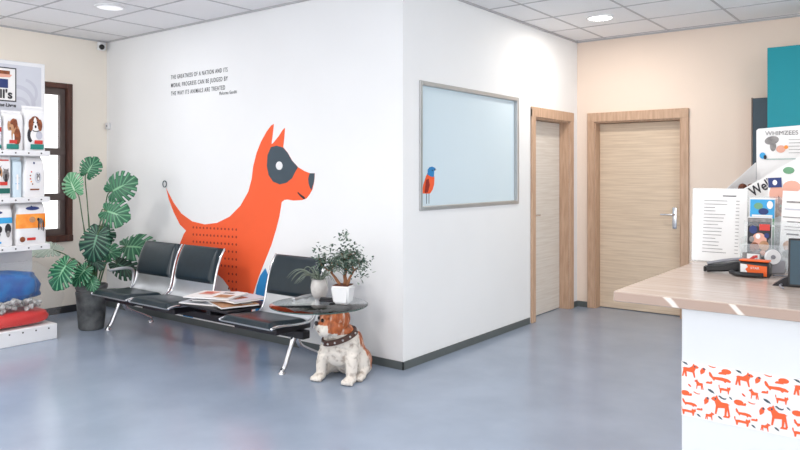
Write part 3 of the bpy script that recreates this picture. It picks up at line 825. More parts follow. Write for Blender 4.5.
extra = [Vector((.02, .01, .33)), Vector((.005, 0, .36)), Vector((.02, 0, .38)), Vector((.10, .05, .27)), Vector((.13, .06, .22)), Vector((.15, .08, .24)), Vector((.14, .07, .19)), Vector((-.10, -.05, .26)), Vector((-.13, -.06, .29)), Vector((-.12, -.06, .22)), Vector((-.06, -.03, .31)), Vector((.07, .03, .31)), Vector((-.05, 0, .25)), Vector((.05, 0, .25)), Vector((.12, .05, .17)), Vector((-.11, -.05, .18))]
tips = [Vector((p[0] * 1.25, p[1] * 1.25, .124 + (p[2] - .124) * 1.15)) for p in tips if p.z > .16]
extra = [Vector((p[0] * 1.12 - .015, p[1] * 1.12, .124 + (p[2] - .124) * 1.36)) for p in extra]
f1 = small_leaves('foliage', tips + extra * 2, M['bonsai'], 640, .030, .0078, .019, rb)
f1['kind'] = 'stuff'
f2 = small_leaves('pale_foliage', tips + extra * 2, M['bonsai2'], 420, .030, .0078, .022, rb)
f2['kind'] = 'stuff'

# air plant in a marbled vase
VX, VY = -.435, -.405
t = thing('potted_air_plant', 'spiky grey air plant in a small marbled white vase on the glass table', 'plant', (VX, VY, GZ))
bm = NB(); lathe(bm, [(0, 0), (.034, 0), (.045, .006), (.058, .04), (.062, .075), (.057, .11), (.052, .125), (.056, .134), (.050, .134), (.046, .12), (.04, .11), (0, .108)], 32)
obj('vase', bm, M['ceramic2'], t, True, sharp=60)
ra = random.Random(11)
for i in range(30):
    a = ra.uniform(0, 2 * pi); l = ra.uniform(.12, .20); r0 = ra.uniform(.5, 1)
    if i < 13: a = radians(ra.uniform(190, 260)); l *= 1.2; r0 = ra.uniform(.8, 1)
    pts = []
    for k in range(6):
        s = k / 5; rr_ = l * r0 * s * (1.0 if s < .6 else 1.0)
        pts.append((cos(a) * (.012 + rr_), sin(a) * (.012 + rr_), .115 + l * .75 * sin(min(s * 1.9, 3.1)) * (1.25 - r0 * .5) - (.10 * s * s * r0 if s > .3 else 0)))
    bm = NB(); tube(bm, smoothpath(pts, 3), [.0062 * (1 - .85 * q / 15) for q in range(16)], 5); obj('leaf', bm, M['air'], t, True)

t = thing('eyeglasses_case', 'small black folded object lying on the glass top between the two plant pots', 'case', (-.292, -.475, GZ), radians(35))
bm = NB(); box(bm, -.055, .055, -.02, .02, 0, .016, .006, 3); obj('lower_shell', bm, M['black'], t, True, sharp=50)
bm = NB(); box(bm, -.05, .056, -.018, .019, .0165, .026, .004, 3); obj('upper_shell', bm, M['blackplastic'], t, True, sharp=50)

# ---------------------------------------------------------------- corner fittings
t = thing('security_camera', 'small white security camera with black lens in the ceiling corner by the window wall', 'camera', (LA + .001, -.075, 2.735))
bm = NB(); box(bm, 0, .05, -.04, .04, -.04, .045, .012, 3); obj('housing', bm, M['white_metal'], t, True, sharp=50)
bm = NB(); ell(bm, (.055, -.012, -.008), (.028, .028, .028)); obj('lens', bm, M['nose'], t, True)
t = thing('wall_sensor', 'small white square sensor on the mural wall close to the left corner', 'sensor', (LA + .05, -.0005, 1.90))
bm = NB(); box(bm, -.032, .032, -.028, 0, -.03, .04, .008, 3); obj('sensor_body', bm, M['white_metal'], t, True, sharp=50)
bm = NB(); box(bm, -.012, .012, -.031, -.0285, -.006, .016, .001, 1); obj('sensor_window', bm, M['greyplastic'], t)

# ---------------------------------------------------------------- pet food display rack
RX0, RY0, RY1 = -3.40, -2.30, -1.035
t = thing('display_rack', 'white metal display rack with shelves and branded header panel by the window', 'rack', (RX0, RY1, 0))
def rl(x, y, z): return (x - RX0, y - RY1, z)
def rb_(bm, x0, x1, y0, y1, z0, z1, bev=.003): return box(bm, x0 - RX0, x1 - RX0, y0 - RY1, y1 - RY1, z0, z1, bev, 1)
bm = NB(); rb_(bm, -3.40, -2.915, RY0, RY1, 0, .13, .006); bs = obj('base_plinth', bm, M['white_metal'], t)
def holes(x, z, y1, parent, n=5, step=.105):
    for k in range(n):
        bm = NB(); bmesh.ops.create_cone(bm, cap_ends=True, segments=10, radius1=.007, radius2=.007, depth=.002, matrix=Matrix.Translation(rl(x + .0012, y1 - .075 - k * step, z)) @ Matrix.Rotation(pi / 2, 4, 'Y'))
        obj('slot_hole', bm, M['hole'], parent)
holes(-2.915, .10, RY1, bs)
bm = NB(); rb_(bm, -3.42, -3.385, RY0, -1.03, .13, 1.66, .002); obj('back_panel', bm, M['white_metal'], t)
for z in (.80, 1.205, 1.60):
    bm = NB(); rb_(bm, -3.385, -3.045, RY0, -1.035, z - .045, z - .0, .003); s_ = obj('shelf', bm, M['white_metal'], t)
    holes(-3.045, z - .022, -1.035, s_)
# header panel
hb = NB(); rb_(hb, -3.385, -3.355, -1.95, -.93, 1.60, 2.39, .006); hd = obj('header_panel', hb, M['white_metal'], t)
frh = lambda u, v, w_: Vector(rl(-3.355 + w_, u, v))
P = [(R4(-1.92, 1.63, -.965, 2.355), 'plav')]
arc = lambda cx, cy, r0, r1, a0, a1, n=18: [(cx + r0 * cos(a0 + (a1 - a0) * k / n), cy + r0 * sin(a0 + (a1 - a0) * k / n)) for k in range(n + 1)] + [(cx + r1 * cos(a1 - (a1 - a0) * k / n), cy + r1 * sin(a1 - (a1 - a0) * k / n)) for k in range(n + 1)]
P += [(arc(-1.18, 2.02, .13, .165, -.5, 1.9), 'plav2'), (arc(-1.16, 1.98, .07, .10, -.3, 2.2), 'plav2'), (arc(-1.12, 2.12, .10, .125, -.9, 1.4), 'plav2')]
P += [(R4(-1.655, 2.03, -1.18, 2.325), 'pdark'), (R4(-1.645, 2.04, -1.19, 2.315), 'paper')]
P += [([(-1.56, 2.215), (-1.235, 2.24), (-1.215, 2.262), (-1.40, 2.285), (-1.56, 2.275)], 'ppink'), (R4(-1.37, 2.265, -1.235, 2.295), 'pbrown'), (R4(-1.54, 2.145, -1.25, 2.222), 'pnavy'), (R4(-1.36, 2.15, -1.345, 2.215), 'paper')]
prints('header_graphics', P, frh, hd)
RZY = Matrix.Rotation(pi / 2, 4, 'Z') @ Matrix.Rotation(pi / 2, 4, 'X')
def htext(s, y_right, z, size, bold=.002, m='pdark'):
    o = text_mesh('header_text', s, size, M[m], Matrix.Identity(4), hd, bold=bold, ext=.0004)
    xs = [v.co.x for v in o.data.vertices]
    o.data.transform(Matrix.Translation(Vector(rl(-3.348, y_right - max(xs), z))) @ RZY)
htext("Hill's", -1.215, 2.058, .105, .003)
htext('Transforming Lives', -1.185, 1.985, .042, .0012)

def pouch(x, y, z, w_, h_, d_, label, art, body='bagwhite', rz=pi / 2, lean=0, group='pet food bags on the display rack', shoulder=.0):
    t = thing('pet_food_bag', label, 'bag', (x, y, z), 0, group, rot=(lean, 0, rz))
    def surf(u, v, side):
        a = min(1, (1 - abs(u)) / .16); ex = math.sqrt(max(0, 1 - (1 - a) ** 2))
        top = 1 if v < .8 else math.sqrt(max(0, 1 - ((v - .8) / .2) ** 2)) * .92 + .08
        bot = 1 if v > .06 else .86 + .14 * (v / .06)
        hw = w_ / 2 * (1 - shoulder * max(0, v - .6) / .4)
        bulge = .86 + .14 * cos(u * pi / 2) * sin(min(1, v / .75) * pi)
        return Vector((u * hw, side * d_ / 2 * ex * top * bot * bulge, v * h_))
    bm = NB(); NU_, NV = 18, 16
    for side in (-1, 1):
        G = [[bm.verts.new(surf(-1 + 2 * i / NU_, j / NV, side)) for i in range(NU_ + 1)] for j in range(NV + 1)]
        for j in range(NV):
            for i in range(NU_):
                bm.faces.new((G[j][i], G[j][i + 1], G[j + 1][i + 1], G[j + 1][i]))
        bot_ = G[0] if side == -1 else bot_ + [v for v in G[0][::-1]]
    bmesh.ops.remove_doubles(bm, verts=bm.verts, dist=.0003)
    bnd = [e for e in bm.edges if e.is_boundary]
    if bnd: bmesh.ops.holes_fill(bm, edges=bnd, sides=0)
    bmesh.ops.recalc_face_normals(bm, faces=bm.faces)
    obj('pouch', bm, M[body], t, True, sharp=60)
    # crimped seal along the top
    bm = NB(); box(bm, -w_ / 2 * (1 - shoulder), w_ / 2 * (1 - shoulder), -.003, .003, h_ - .003, h_ + .018, .001, 1); obj('top_seal', bm, M[body], t)
    # printed artwork, cut fine so that it follows the pouch
    keys = []; bm = NB()
    for i, (pts, k) in enumerate(art):
        if k not in keys: keys.append(k)
        xs = [p[0] for p in pts]; zs = [p[1] for p in pts]
        b2 = bmesh.new(); f = b2.faces.new([b2.verts.new((a, 0, b_)) for a, b_ in pts])
        n0 = [q for q in range(1, 16)]
        for q in n0:
            xx = -1 + 2 * q / 16
            if min(xs) < xx < max(xs): bmesh.ops.bisect_plane(b2, geom=list(b2.verts) + list(b2.edges) + list(b2.faces), plane_co=(xx, 0, 0), plane_no=(1, 0, 0))
        for q in n0:
            zz = q / 16
            if min(zs) < zz < max(zs): bmesh.ops.bisect_plane(b2, geom=list(b2.verts) + list(b2.edges) + list(b2.faces), plane_co=(0, 0, zz), plane_no=(0, 0, 1))
        mp_ = {}
        for v in b2.verts:
            q = surf(v.co.x, v.co.z, -1) + Vector((0, -.0022 - .0005 * i, 0)); mp_[v] = bm.verts.new(q)
        for f in b2.faces:
            ff = bm.faces.new([mp_[v] for v in f.verts]); ff.material_index = keys.index(k)
        b2.free()
    bmesh.ops.triangulate(bm, faces=list(bm.faces))
    me = bpy.data.meshes.new('bag_print'); bm.to_mesh(me); bm.free()
    link('bag_print', me, [M[k] for k in keys], t)
    return t
def band(z0, z1, k, x0=-.9, x1=.9): return (R4(x0, z0, x1, z1), k)
beagle = [(EL(-.5, .36, .26, .17), 'pdark'), (EL(.0, .36, .5, .16), 'paper'), (EL(.3, .36, .3, .10), 'plav2'), (EL(-.05, .66, .46, .15), 'pbrown'),
          (EL(-.46, .60, .20, .14), 'pbrown'), (EL(.38, .60, .22, .14), 'pbrown'), (EL(-.05, .62, .17, .16), 'paper'), (EL(-.05, .55, .24, .07), 'paper'), (EL(-.02, .47, .3, .03), 'pdark'), (EL(-.02, .49, .28, .03), 'paper'),
          (EL(-.19, .66, .05, .022), 'pdark'), (EL(.10, .66, .05, .022), 'pdark'), (EL(-.05, .56, .09, .035), 'pdark'),
          band(.16, .245, 'pred', -.15, .62), band(.03, .15, 'pteal', -.5, .72)]
puppy = [(EL(.15, .42, .45, .26), 'ptan'), (EL(.3, .36, .36, .22), 'pbrown'), (EL(-.15, .68, .36, .15, a=.2), 'pbrown'), (EL(-.5, .64, .16, .13), 'ptan'), (EL(-.25, .60, .2, .09), 'ptan'),
         (EL(.2, .70, .15, .12, a=-.6), 'pbrown'), (EL(-.22, .70, .03, .02), 'pdark'), (EL(-.42, .58, .06, .03), 'pdark'), (EL(-.1, .30, .1, .14), 'paper'),
         band(.18, .27, 'pred', -.5, .25), band(.03, .16, 'pteal', -.75, .45)]
kits = [band(.86, .89, 'pred', -.9, .75), (EL(-.55, .55, .22, .13), 'pgrey'), (EL(.0, .58, .24, .14), 'ptan'), (EL(.5, .52, .26, .15), 'pgrey'),
        ([(-.15, .68), (-.2, .76), (-.05, .70)], 'pdark'), ([(.12, .70), (.2, .76), (.05, .71)], 'pdark'), ([(.35, .64), (.3, .70), (.42, .66)], 'pdark'), ([(.6, .64), (.68, .70), (.7, .62)], 'pdark'),
        (EL(0, .60, .12, .06), 'pdark'), (EL(.5, .50, .1, .06), 'pdark'), (EL(.0, .45, .12, .07), 'paper'), (EL(.5, .40, .12, .06), 'pdark'), (EL(-.55, .42, .14, .07), 'pdark'),
        band(.29, .37, 'pred', 0, .6), band(.10, .22, 'pdteal', -.85, .8)]
wcat = [(EL(.25, .48, .3, .14), 'plav'), (EL(.28, .48, .15, .085), 'pgrey'), ([(.14, .54), (.14, .60), (.24, .55)], 'pdark'), ([(.34, .55), (.42, .60), (.42, .53)], 'pdark'), (EL(.28, .45, .07, .04), 'paper'),
        (EL(-.32, .62, .06, .02), 'pred'), (EL(-.42, .53, .06, .02), 'pbrown'), (EL(-.42, .45, .06, .02), 'pred'), (EL(-.36, .38, .06, .02), 'porange'), (EL(-.25, .32, .06, .02), 'pbrown'),
        (EL(-.1, .84, .09, .03), 'pnavy'), band(.17, .205, 'pbrown', -.45, .35)]
orng = [band(.40, .74, 'porange', -.96, .96), (EL(.05, .87, .48, .045), 'pnavy'), ([(-.1, .90), (.0, .94), (.1, .90)], 'pnavy'),
        (EL(.0, .60, .2, .07), 'ptan'), (EL(.52, .56, .16, .07), 'pgrey'), (EL(.40, .46, .05, .12), 'pdark'), (EL(.56, .46, .05, .12), 'pgrey'), (EL(.70, .44, .05, .14), 'pdark'), (EL(.38, .60, .08, .04), 'pdark'),
        (EL(-.62, .14, .17, .065), 'pbrown'), band(.11, .175, 'pred', -.35, .2)]
bluebag = [band(.56, .70, 'pcyan'), (EL(-.1, .82, .4, .04), 'pnavy'), (EL(.1, .42, .14, .08), 'pdark'), (EL(.0, .30, .14, .07), 'pgrey'), (EL(.6, .42, .2, .13), 'pdark'), (EL(.6, .30, .12, .08), 'pgrey'), band(.08, .13, 'pcyan', -.6, .2)]
pinkb = [band(.5, .62, 'pred'), (EL(0, .3, .4, .2), 'pdark'), band(.04, .14, 'pteal')]
SX = -3.135
pouch(SX, -1.142, 1.6005, .182, .365, .12, 'white bag with a beagle face and teal strip, right end of the top shelf', beagle)
pouch(SX, -1.318, 1.6005, .162, .315, .12, 'white bag with a brown puppy, second from the right on the top shelf', puppy)
pouch(SX, -1.492, 1.6005, .172, .30, .12, 'white bag with a red band at the left edge of the top shelf', pinkb)
pouch(SX, -1.148, 1.2055, .19, .345, .12, 'white bag with one small grey cat face, right end of the middle shelf', wcat, shoulder=.25)
pouch(SX, -1.285, 1.2055, .075, .32, .10, 'narrow plain pale blue bag in the middle of the middle shelf', [band(.35, .37, 'pcyan', -.5, .3), band(.5, .52, 'plav2', -.5, .4), band(.2, .6, 'paper', -.3, .1)], body='bagblue')
pouch(SX, -1.435, 1.2055, .205, .355, .12, 'white bag with three kittens and dark teal strip, left on the middle shelf', kits)
pouch(SX, -1.175, .8005, .26, .355, .14, 'white and orange bag with a dark blue oval logo on the lowest shelf', orng, shoulder=.12)
pouch(SX, -1.447, .8005, .26, .345, .13, 'white bag with a bright blue band on the lowest shelf', bluebag, shoulder=.1)

# wrapped pet bed on the base
t = thing('wrapped_pet_bed', 'blue and red pet bed in clear plastic wrap on the base of the display rack', 'pet bed', (-3.13, -1.48, .131))
bm = NB()
def squash(bm, c, r, p=.45, seg=40, rings=20, jit=0, seed=0):
    mtx = []
    for j in range(rings + 1):
        ph = -pi / 2 + pi * j / rings
        row = []
        for k in range(seg):
            a = 2 * pi * k / seg
            f_ = lambda q: math.copysign(abs(q) ** p, q)
            v = Vector((f_(cos(ph)) * f_(cos(a)), f_(cos(ph)) * f_(sin(a)), f_(sin(ph))))
            n_ = 1 + jit * noise.noise(v * 2.3 + Vector((seed, 0, 0)))
            row.append(bm.verts.new((c[0] + v.x * r[0] * n_, c[1] + v.y * r[1] * n_, c[2] + v.z * r[2] * n_)))
        mtx.append(row)
    for A, B in zip(mtx, mtx[1:]):
        for k in range(seg): bm.faces.new((A[k], A[(k + 1) % seg], B[(k + 1) % seg], B[k]))
    bmesh.ops.remove_doubles(bm, verts=bm.verts, dist=.0005)
squash(bm, (0, 0, .068), (.19, .425, .062), .5, jit=.05); obj('red_base', bm, M['redplastic'], t, True)
bm = NB(); squash(bm, (-.03, -.03, .325), (.15, .405, .125), .45, jit=.14, seed=4); obj('blue_cushion', bm, M['blueplastic'], t, True)
bm = NB()
rc = random.Random(5)
for k in range(130):
    c = (rc.uniform(.0, .165), rc.uniform(-.36, .34), .145 + rc.uniform(0, .085))
    bmesh.ops.create_icosphere(bm, subdivisions=1, radius=rc.uniform(.014, .026), matrix=Matrix.Translation(c) @ Euler((rc.random() * 3, rc.random() * 3, 0)).to_matrix().to_4x4())
for v in bm.verts: v.co += Vector((rc.uniform(-.005, .005), rc.uniform(-.005, .005), rc.uniform(-.005, .005)))
fo = obj('crumpled_filling', bm, M['greybits'], t); fo['kind'] = 'stuff'
bm = NB(); G = []
NU_, NV = 44, 22
for j in range(NV + 1):
    v = j / NV; row = []
    for k in range(NU_):
        a = 2 * pi * k / NU_
        f_ = lambda q, p=.45: math.copysign(abs(q) ** p, q)
        grow = 1 + .10 * sin(v * pi) - .25 * max(0, v - .7) / .3
        rr_ = 1 + .05 * noise.noise(Vector((cos(a) * 3, sin(a) * 3, v * 4)))
        flare = .07 * max(0, sin(a)) * (1 - abs(v - .35) * 1.2)
        row.append(bm.verts.new((f_(cos(a)) * .192 * grow * rr_, f_(sin(a)) * (.445 + flare) * grow * rr_, .001 + v * .52 + .02 * noise.noise(Vector((cos(a) * 4, sin(a) * 4, 9))) * v)))
    G.append(row)
for A, B in zip(G, G[1:]):
    for k in range(NU_): bm.faces.new((A[k], A[(k + 1) % NU_], B[(k + 1) % NU_], B[k]))
bm.faces.new(G[-1])
obj('clear_wrap', bm, M['film'], t, True)
# ---------------------------------------------------------------- reception counter
CX0, CY0 = 2.441, -1.85
t = thing('reception_counter', 'white reception counter with a stone-look top and a band of orange pets on the front', 'counter', (CX0, CY0, 0))
bm = NB(); box(bm, 0, 2.6, 0, .85, 0, 1.018, .002, 1); obj('counter_body', bm, M['counter_white'], t)
bm = NB(); box(bm, -.19, 2.7, -.042, 1.15, 1.0185, 1.05, .004, 2); sl = obj('countertop', bm, M['slab'], t)
bm = NB(); box(bm, -.186, 2.7, -.0455, -.0425, 1.021, 1.0475, .001, 1); obj('edge_strip', bm, M['slabvein'], sl)
fb = lambda u, v, w_: Vector((u, -w_ - .0006, v))
bm = NB(); extrude_poly(bm, R4(0.0, .70, 2.6, .86), fb, .001); bp2 = obj('pet_pattern_band', bm, M['paper'], t)
DOG = [(-.5, .12), (-.42, .10), (-.32, .16), (-.05, .16), (.12, .30), (.20, .50), (.26, .40), (.38, .38), (.5, .26), (.42, .18), (.32, .16), (.25, -.05), (.30, -.5), (.22, -.5), (.14, -.16), (-.20, -.12), (-.18, -.5), (-.27, -.5), (-.32, -.2), (-.38, -.5), (-.47, -.5), (-.40, -.1), (-.38, .06)]
CAT = [(-.5, .45), (-.42, .5), (-.40, .1), (-.2, .16), (.2, .12), (.24, .42), (.30, .30), (.40, .32), (.46, .45), (.5, .12), (.40, -.02), (.34, -.5), (.27, -.5), (.24, -.16), (-.24, -.14), (-.28, -.5), (-.36, -.5), (-.40, -.1), (-.48, .2)]
LONG = [(-.5, .3), (-.44, .42), (-.36, .22), (-.3, .0), (.1, .05), (.36, -.02), (.5, -.2), (.46, -.34), (.3, -.3), (.24, -.44), (.16, -.28), (-.2, -.24), (-.26, -.40), (-.34, -.2), (-.46, .0)]
BALL = EL(0, 0, .5, .42, 12)
LYING = [(-.5, -.2), (-.3, .12), (0, .2), (.2, .1), (.3, .4), (.42, .36), (.5, .1), (.42, -.2), (.5, -.3), (0, -.34), (-.4, -.36)]
BIRD = [(-.3, -.5), (-.4, 0), (-.1, .4), (.2, .5), (.4, .34), (.5, .26), (.36, .2), (.32, -.1), (.05, -.34)]
WORM = [(-.5, .3), (-.3, .45), (0, 0), (.3, -.1), (.5, .1), (.46, -.3), (.2, -.5), (-.15, -.3), (-.4, .1)]
LEAF = [(-.5, .4), (-.1, .35), (.3, 0), (.5, -.5), (.0, -.3), (-.35, 0)]
mot = [(DOG, 70, 36, 85, 62, 0), (BIRD, 130, 32, 32, 32, 0), (WORM, 172, 5, 40, 12, 0), (BALL, 240, 18, 46, 26, 0), (LYING, 222, 26, 40, 20, 0), (LONG, 210, 48, 104, 46, 0),
       (DOG, 113, 92, 46, 44, 0, 1), (LYING, 160, 76, 32, 18, 0), (CAT, 232, 96, 56, 36, 0), (LEAF, 170, 112, 34, 20, 1), (LEAF, 68, 104, 18, 16, 0), (DOG, 215, 166, 92, 84, 0, 1),
       (BIRD, 148, 158, 30, 36, 0), (BALL, 46, 140, 44, 28, 0), (LYING, 62, 144, 36, 18, 0), (LONG, 68, 180, 72, 38, 0), (WORM, 102, 132, 36, 10, 0), (CAT, 62, 218, 74, 36, 0), (LYING, 115, 200, 30, 16, 0),
       (DOG, 163, 220, 46, 36, 0), (LEAF, 112, 228, 20, 14, 1), (WORM, 222, 132, 38, 16, 1), (LEAF, 45, 6, 30, 20, 1), (LEAF, 260, 128, 16, 14, 1), (LYING, 240, 210, 32, 16, 0), (LEAF, 212, 220, 22, 16, 1)]
polys = []
for rep in range(-1, 9):
    for mm in mot:
        pts, cx, cy, w_, h_, dark = mm[:6]; fl = -1 if len(mm) > 6 else 1
        u0 = (cx - 28) * .000576 + rep * .144; v0 = .86 - cy * .00066
        q = [(min(max(u0 + fl * a * w_ * .000576, .001), 1.4), min(max(v0 + b_ * h_ * .00066, .702), .858)) for a, b_ in pts]
        if max(p[0] for p in q) - min(p[0] for p in q) < .003: continue
        polys.append((q, 'slate' if dark else 'orange'))
        if pts is DOG:   # dark patch over the eye
            q = EL(u0 + fl * .27 * w_ * .000576, v0 + .28 * h_ * .00066, .05 * w_ * .000576, .06 * h_ * .00066, 8)
            if q[4][0] > .002: polys.append((q, 'slate'))
        if pts is BIRD:
            q = EL(u0 + .2 * w_ * .000576, v0 + .32 * h_ * .00066, .18 * w_ * .000576, .14 * h_ * .00066, 8)
            if q[4][0] > .002: polys.append((q, 'slate'))
pp_ = prints('orange_pets', polys, lambda u, v, w_: Vector((u, -.0022 - w_ * .02, v)), bp2)

# ---------------------------------------------------------------- cabinets on the far wall
t = thing('tall_cabinet', 'tall teal cabinet standing behind the reception counter', 'cabinet', (1.905, 2.5, 0))
bm = NB(); box(bm, 0, 1.2, .02, .33, 0, 2.455, .003, 1); obj('carcass', bm, M['teal'], t)
for k in range(2):
    bm = NB(); box(bm, .002 + k * .6, .598 + k * .6, 0, .019, .05, 2.452, .003, 1); dd = obj('cabinet_door', bm, M['teal'], t)
    bm = NB(); hx_ = .55 if k == 0 else .65; tube(bm, [(hx_, -.02, .95), (hx_, -.02, 1.15)], .006, 8); box(bm, hx_ - .004, hx_ + .004, -.02, .001, .96, .97); box(bm, hx_ - .004, hx_ + .004, -.02, .001, 1.13, 1.14); obj('handle', bm, M['alu'], dd)
t = thing('low_cabinet', 'dark grey cabinet lower than the teal one and left of it, against the far wall', 'cabinet', (1.715, 2.86, 0))
bm = NB(); box(bm, .012, .9, .012, .175, 0, 2.075, .003, 1); obj('carcass', bm, M['darkgrey'], t)
bm = NB(); box(bm, 0, .011, .0, .175, 0, 2.08, .001, 1); obj('side_panel', bm, mat('side_edge', srgb(150, 128, 116), .5, var=.03), t)
bm = NB(); box(bm, .013, .45, 0, .0115, .05, 2.07, .002, 1); obj('cabinet_door', bm, M['darkgrey'], t)

# ---------------------------------------------------------------- things on the counter
CT_ = 1.0502
t = thing('price_list', 'white printed price list standing upright on the counter', 'price list', (2.235, -.975, CT_), 0)
TL = Matrix.Rotation(radians(-4), 4, 'X')
bm = NB(); box(bm, 0, .205, 0, .0015, .004, .297, 0, mtx=TL); obj('sheet', bm, M['paper'], t)
bm = NB(); box(bm, -.003, .208, .003, .006, 0, .30, .001, 1, mtx=TL); box(bm, -.003, .208, -.03, .06, 0, .003, .001, 1); obj('acrylic_stand', bm, M['acrylic'], t)
ln = [(R4(.115, .266, .165, .270), 'pdark')]
rl_ = random.Random(2)
for k in range(16):
    z = .247 - k * .0138
    ln.append((R4(.045, z, .045 + rl_.uniform(.04, .09), z + .0022), 'pgrey'))
    ln.append((R4(.165, z, .178, z + .0022), 'pgrey'))
prints('price_lines', ln, lambda u, v, w_: TL @ Vector((u, -w_, v)), t)

# treat display box
BXX, BYY = 2.31, -.86
t = thing('treat_display_box', 'white cardboard display box with slanted front and printed header card on the counter', 'box', (BXX, BYY, CT_))
fr2 = lambda y0: (lambda u, v, w_: Vector((u, y0 - w_, v)))
bm = NB(); extrude_poly(bm, [(0, 0), (.46, 0), (.46, .50), (.30, .425), (.075, .282), (0, .262)], fr2(0), -.003)
fp = obj('front_panel', bm, M['paper'], t)
bm = NB(); extrude_poly(bm, [(0, 0), (.235, 0), (.235, .405), (0, .262)], lambda u, v, w_: Vector((u * .42 - w_ , .003 + u, v)), .003); obj('left_side', bm, M['paper'], t)
bm = NB(); extrude_poly(bm, [(0, 0), (.235, 0), (.235, .405), (0, .42)], lambda u, v, w_: Vector((.457 + w_, .003 + u, v)), .003); obj('right_side', bm, M['paper'], t)
bm = NB(); extrude_poly(bm, [(.10, 0), (.46, 0), (.46, .44), (.44, .47), (.35, .545), (.31, .562), (.29, .562), (.108, .552), (.10, .545)], lambda u, v, w_: Vector((u, .24 - w_, v)), .003)
hc_ = obj('header_card', bm, M['paper'], t)
bm = NB(); extrude_poly(bm, [(0.004, .01), (.45, .01), (.45, .23), (.105, .23)], lambda u, v, w_: Vector((u, v - .0, .27 + w_)), .003); obj('inner_tray', bm, M['paper'], t)
fh = lambda u, v, w_: Vector((u, .2365 - w_, v))
hp_ = [(EL(.16, .50, .028, .018, a=.2), 'pgrey'), (EL(.165, .475, .012, .022), 'pgrey'), (EL(.195, .462, .018, .016), 'ppink'), (EL(.215, .47, .008, .008), 'porange'), (EL(.125, .435, .012, .014), 'pcyan'), (EL(.135, .428, .006, .01), 'pdark')]
for k in range(5): hp_.append((R4(.225, .50 - k * .014, .225 + (.05 if k % 2 else .042), .502 - k * .014), 'pgrey'))
hp_ += [(R4(.14, .418, .28, .4205), 'pteal'), ([(.31, .53), (.33, .525), (.345, .485), (.325, .48)], 'pgreen'), (R4(.312, .526, .330, .532), 'pdark'), ([(.325, .46), (.35, .44), (.355, .45), (.332, .468)], 'pred'), (EL(.36, .425, .018, .018), 'pgrey'), (EL(.36, .425, .010, .010), 'paper')]
prints('header_print', hp_, fh, hc_)
def ctext(parent, s, x, y, z, size, m, tilt=0, width=None, bold=0):
    o = text_mesh('lettering', s, size, M[m], Matrix.Identity(4), parent, bold=bold, ext=.0003)
    xs = [v.co.x for v in o.data.vertices]; sc = (width / (max(xs) - min(xs))) if width else 1
    o.data.transform(Matrix.Translation((x, y, z)) @ Matrix.Rotation(-tilt, 4, 'Y') @ RX @ Matrix.Diagonal((sc, 1, 1, 1)))
ctext(hc_, 'WHIMZEES', .135, .2345, .522, .026, 'pgrey', 0, .125)
ctext(fp, 'Well', .132, -.0015, .264, .055, 'pdark', radians(31), .085, bold=.001)
prints('front_print', [([(.045, .245), (.06, .262), (.07, .235), (.055, .225)], 'pteal'), (EL(.26, .37, .02, .014), 'pgreen'), (EL(.33, .40, .018, .012, a=.5), 'ppink'), ([(.30, .36), (.36, .39), (.38, .36), (.33, .33)], 'pgreen')], lambda u, v, w_: Vector((u, -w_, v)), fp)
tr = random.Random(4)
for i, (dx, dy) in enumerate([(.085, .05), (.12, .09), (.10, .13), (.15, .12), (.18, .06), (.20, .15), (.14, .17), (.235, .10)]):
    bm = NB(); bmesh.ops.create_icosphere(bm, subdivisions=3, radius=.019)
    for v in bm.verts: v.co *= 1 + .18 * noise.noise(v.co * 60 + Vector((i, 0, 0))); 
    for v in bm.verts: v.co.z *= 1.15
    o = obj('pet_treat', bm, M['treat'], smooth=True)
    o.location = (BXX + dx, BYY + dy, CT_ + .2735 + .0205); tag(o, 'round brown pet treat in the tray of the white display box', 'pet treat', 'brown treats in the display box')

# acrylic rack and what stands in it
t = thing('leaflet_rack', 'clear acrylic leaflet rack on the counter holding pet leaflets', 'rack', (2.455, -1.12, CT_))
bm = NB(); box(bm, 0, .40, -.045, .12, 0, .004, .001, 1); obj('base', bm, M['acrylic'], t)
for yy, hh in ((-.043, .10), (.03, .18), (.10, .27)):
    bm = NB(); box(bm, 0, .40, yy, yy + .003, .0045, hh, .001, 1); obj('pocket_panel', bm, M['acrylic'], t)
for xx in (0, .095, .397):
    bm = NB(); box(bm, xx, xx + .003, -.04, .103, .005, .12, .001, 1); obj('divider', bm, M['acrylic'], t)
def leaflet(x, y, z, w_, h_, art, label, lean=-6, roll=0, body='paper', rz=0):
    t = thing('leaflet', label, 'leaflet', (x, y, z), 0, 'leaflets in the clear rack')
    T = Matrix.Rotation(radians(rz), 4, 'Z') @ Matrix.Rotation(radians(lean), 4, 'X') @ Matrix.Rotation(radians(roll), 4, 'Y')
    bm = NB(); box(bm, 0, w_, -.0006, .0012, 0, h_, 0, mtx=T); obj('card', bm, M[body], t)
    prints('printed_face', [([(a * w_, b * h_) for a, b in p], k) for p, k in art], lambda u, v, w2: T @ Vector((u, -.0006 - w2, v)), t, step=.0003, start=.0006)
ra_ = random.Random(21)
leaflet(2.462, -1.045, CT_ + .01, .088, .255, [(R4(.02, .66, .98, .98), 'pcyan'), (R4(.02, .60, .98, .70), 'pgreen'), (EL(.35, .88, .18, .05), 'pgreen'), (EL(.55, .80, .2, .05), 'pnavy'), (R4(.1, .72, .9, .75), 'paper'), (R4(.02, .02, .98, .58), 'pgreen'), (EL(.8, .9, .12, .06), 'paper')], 'blue and green leaflet rising behind the animal photo leaflet', -5)
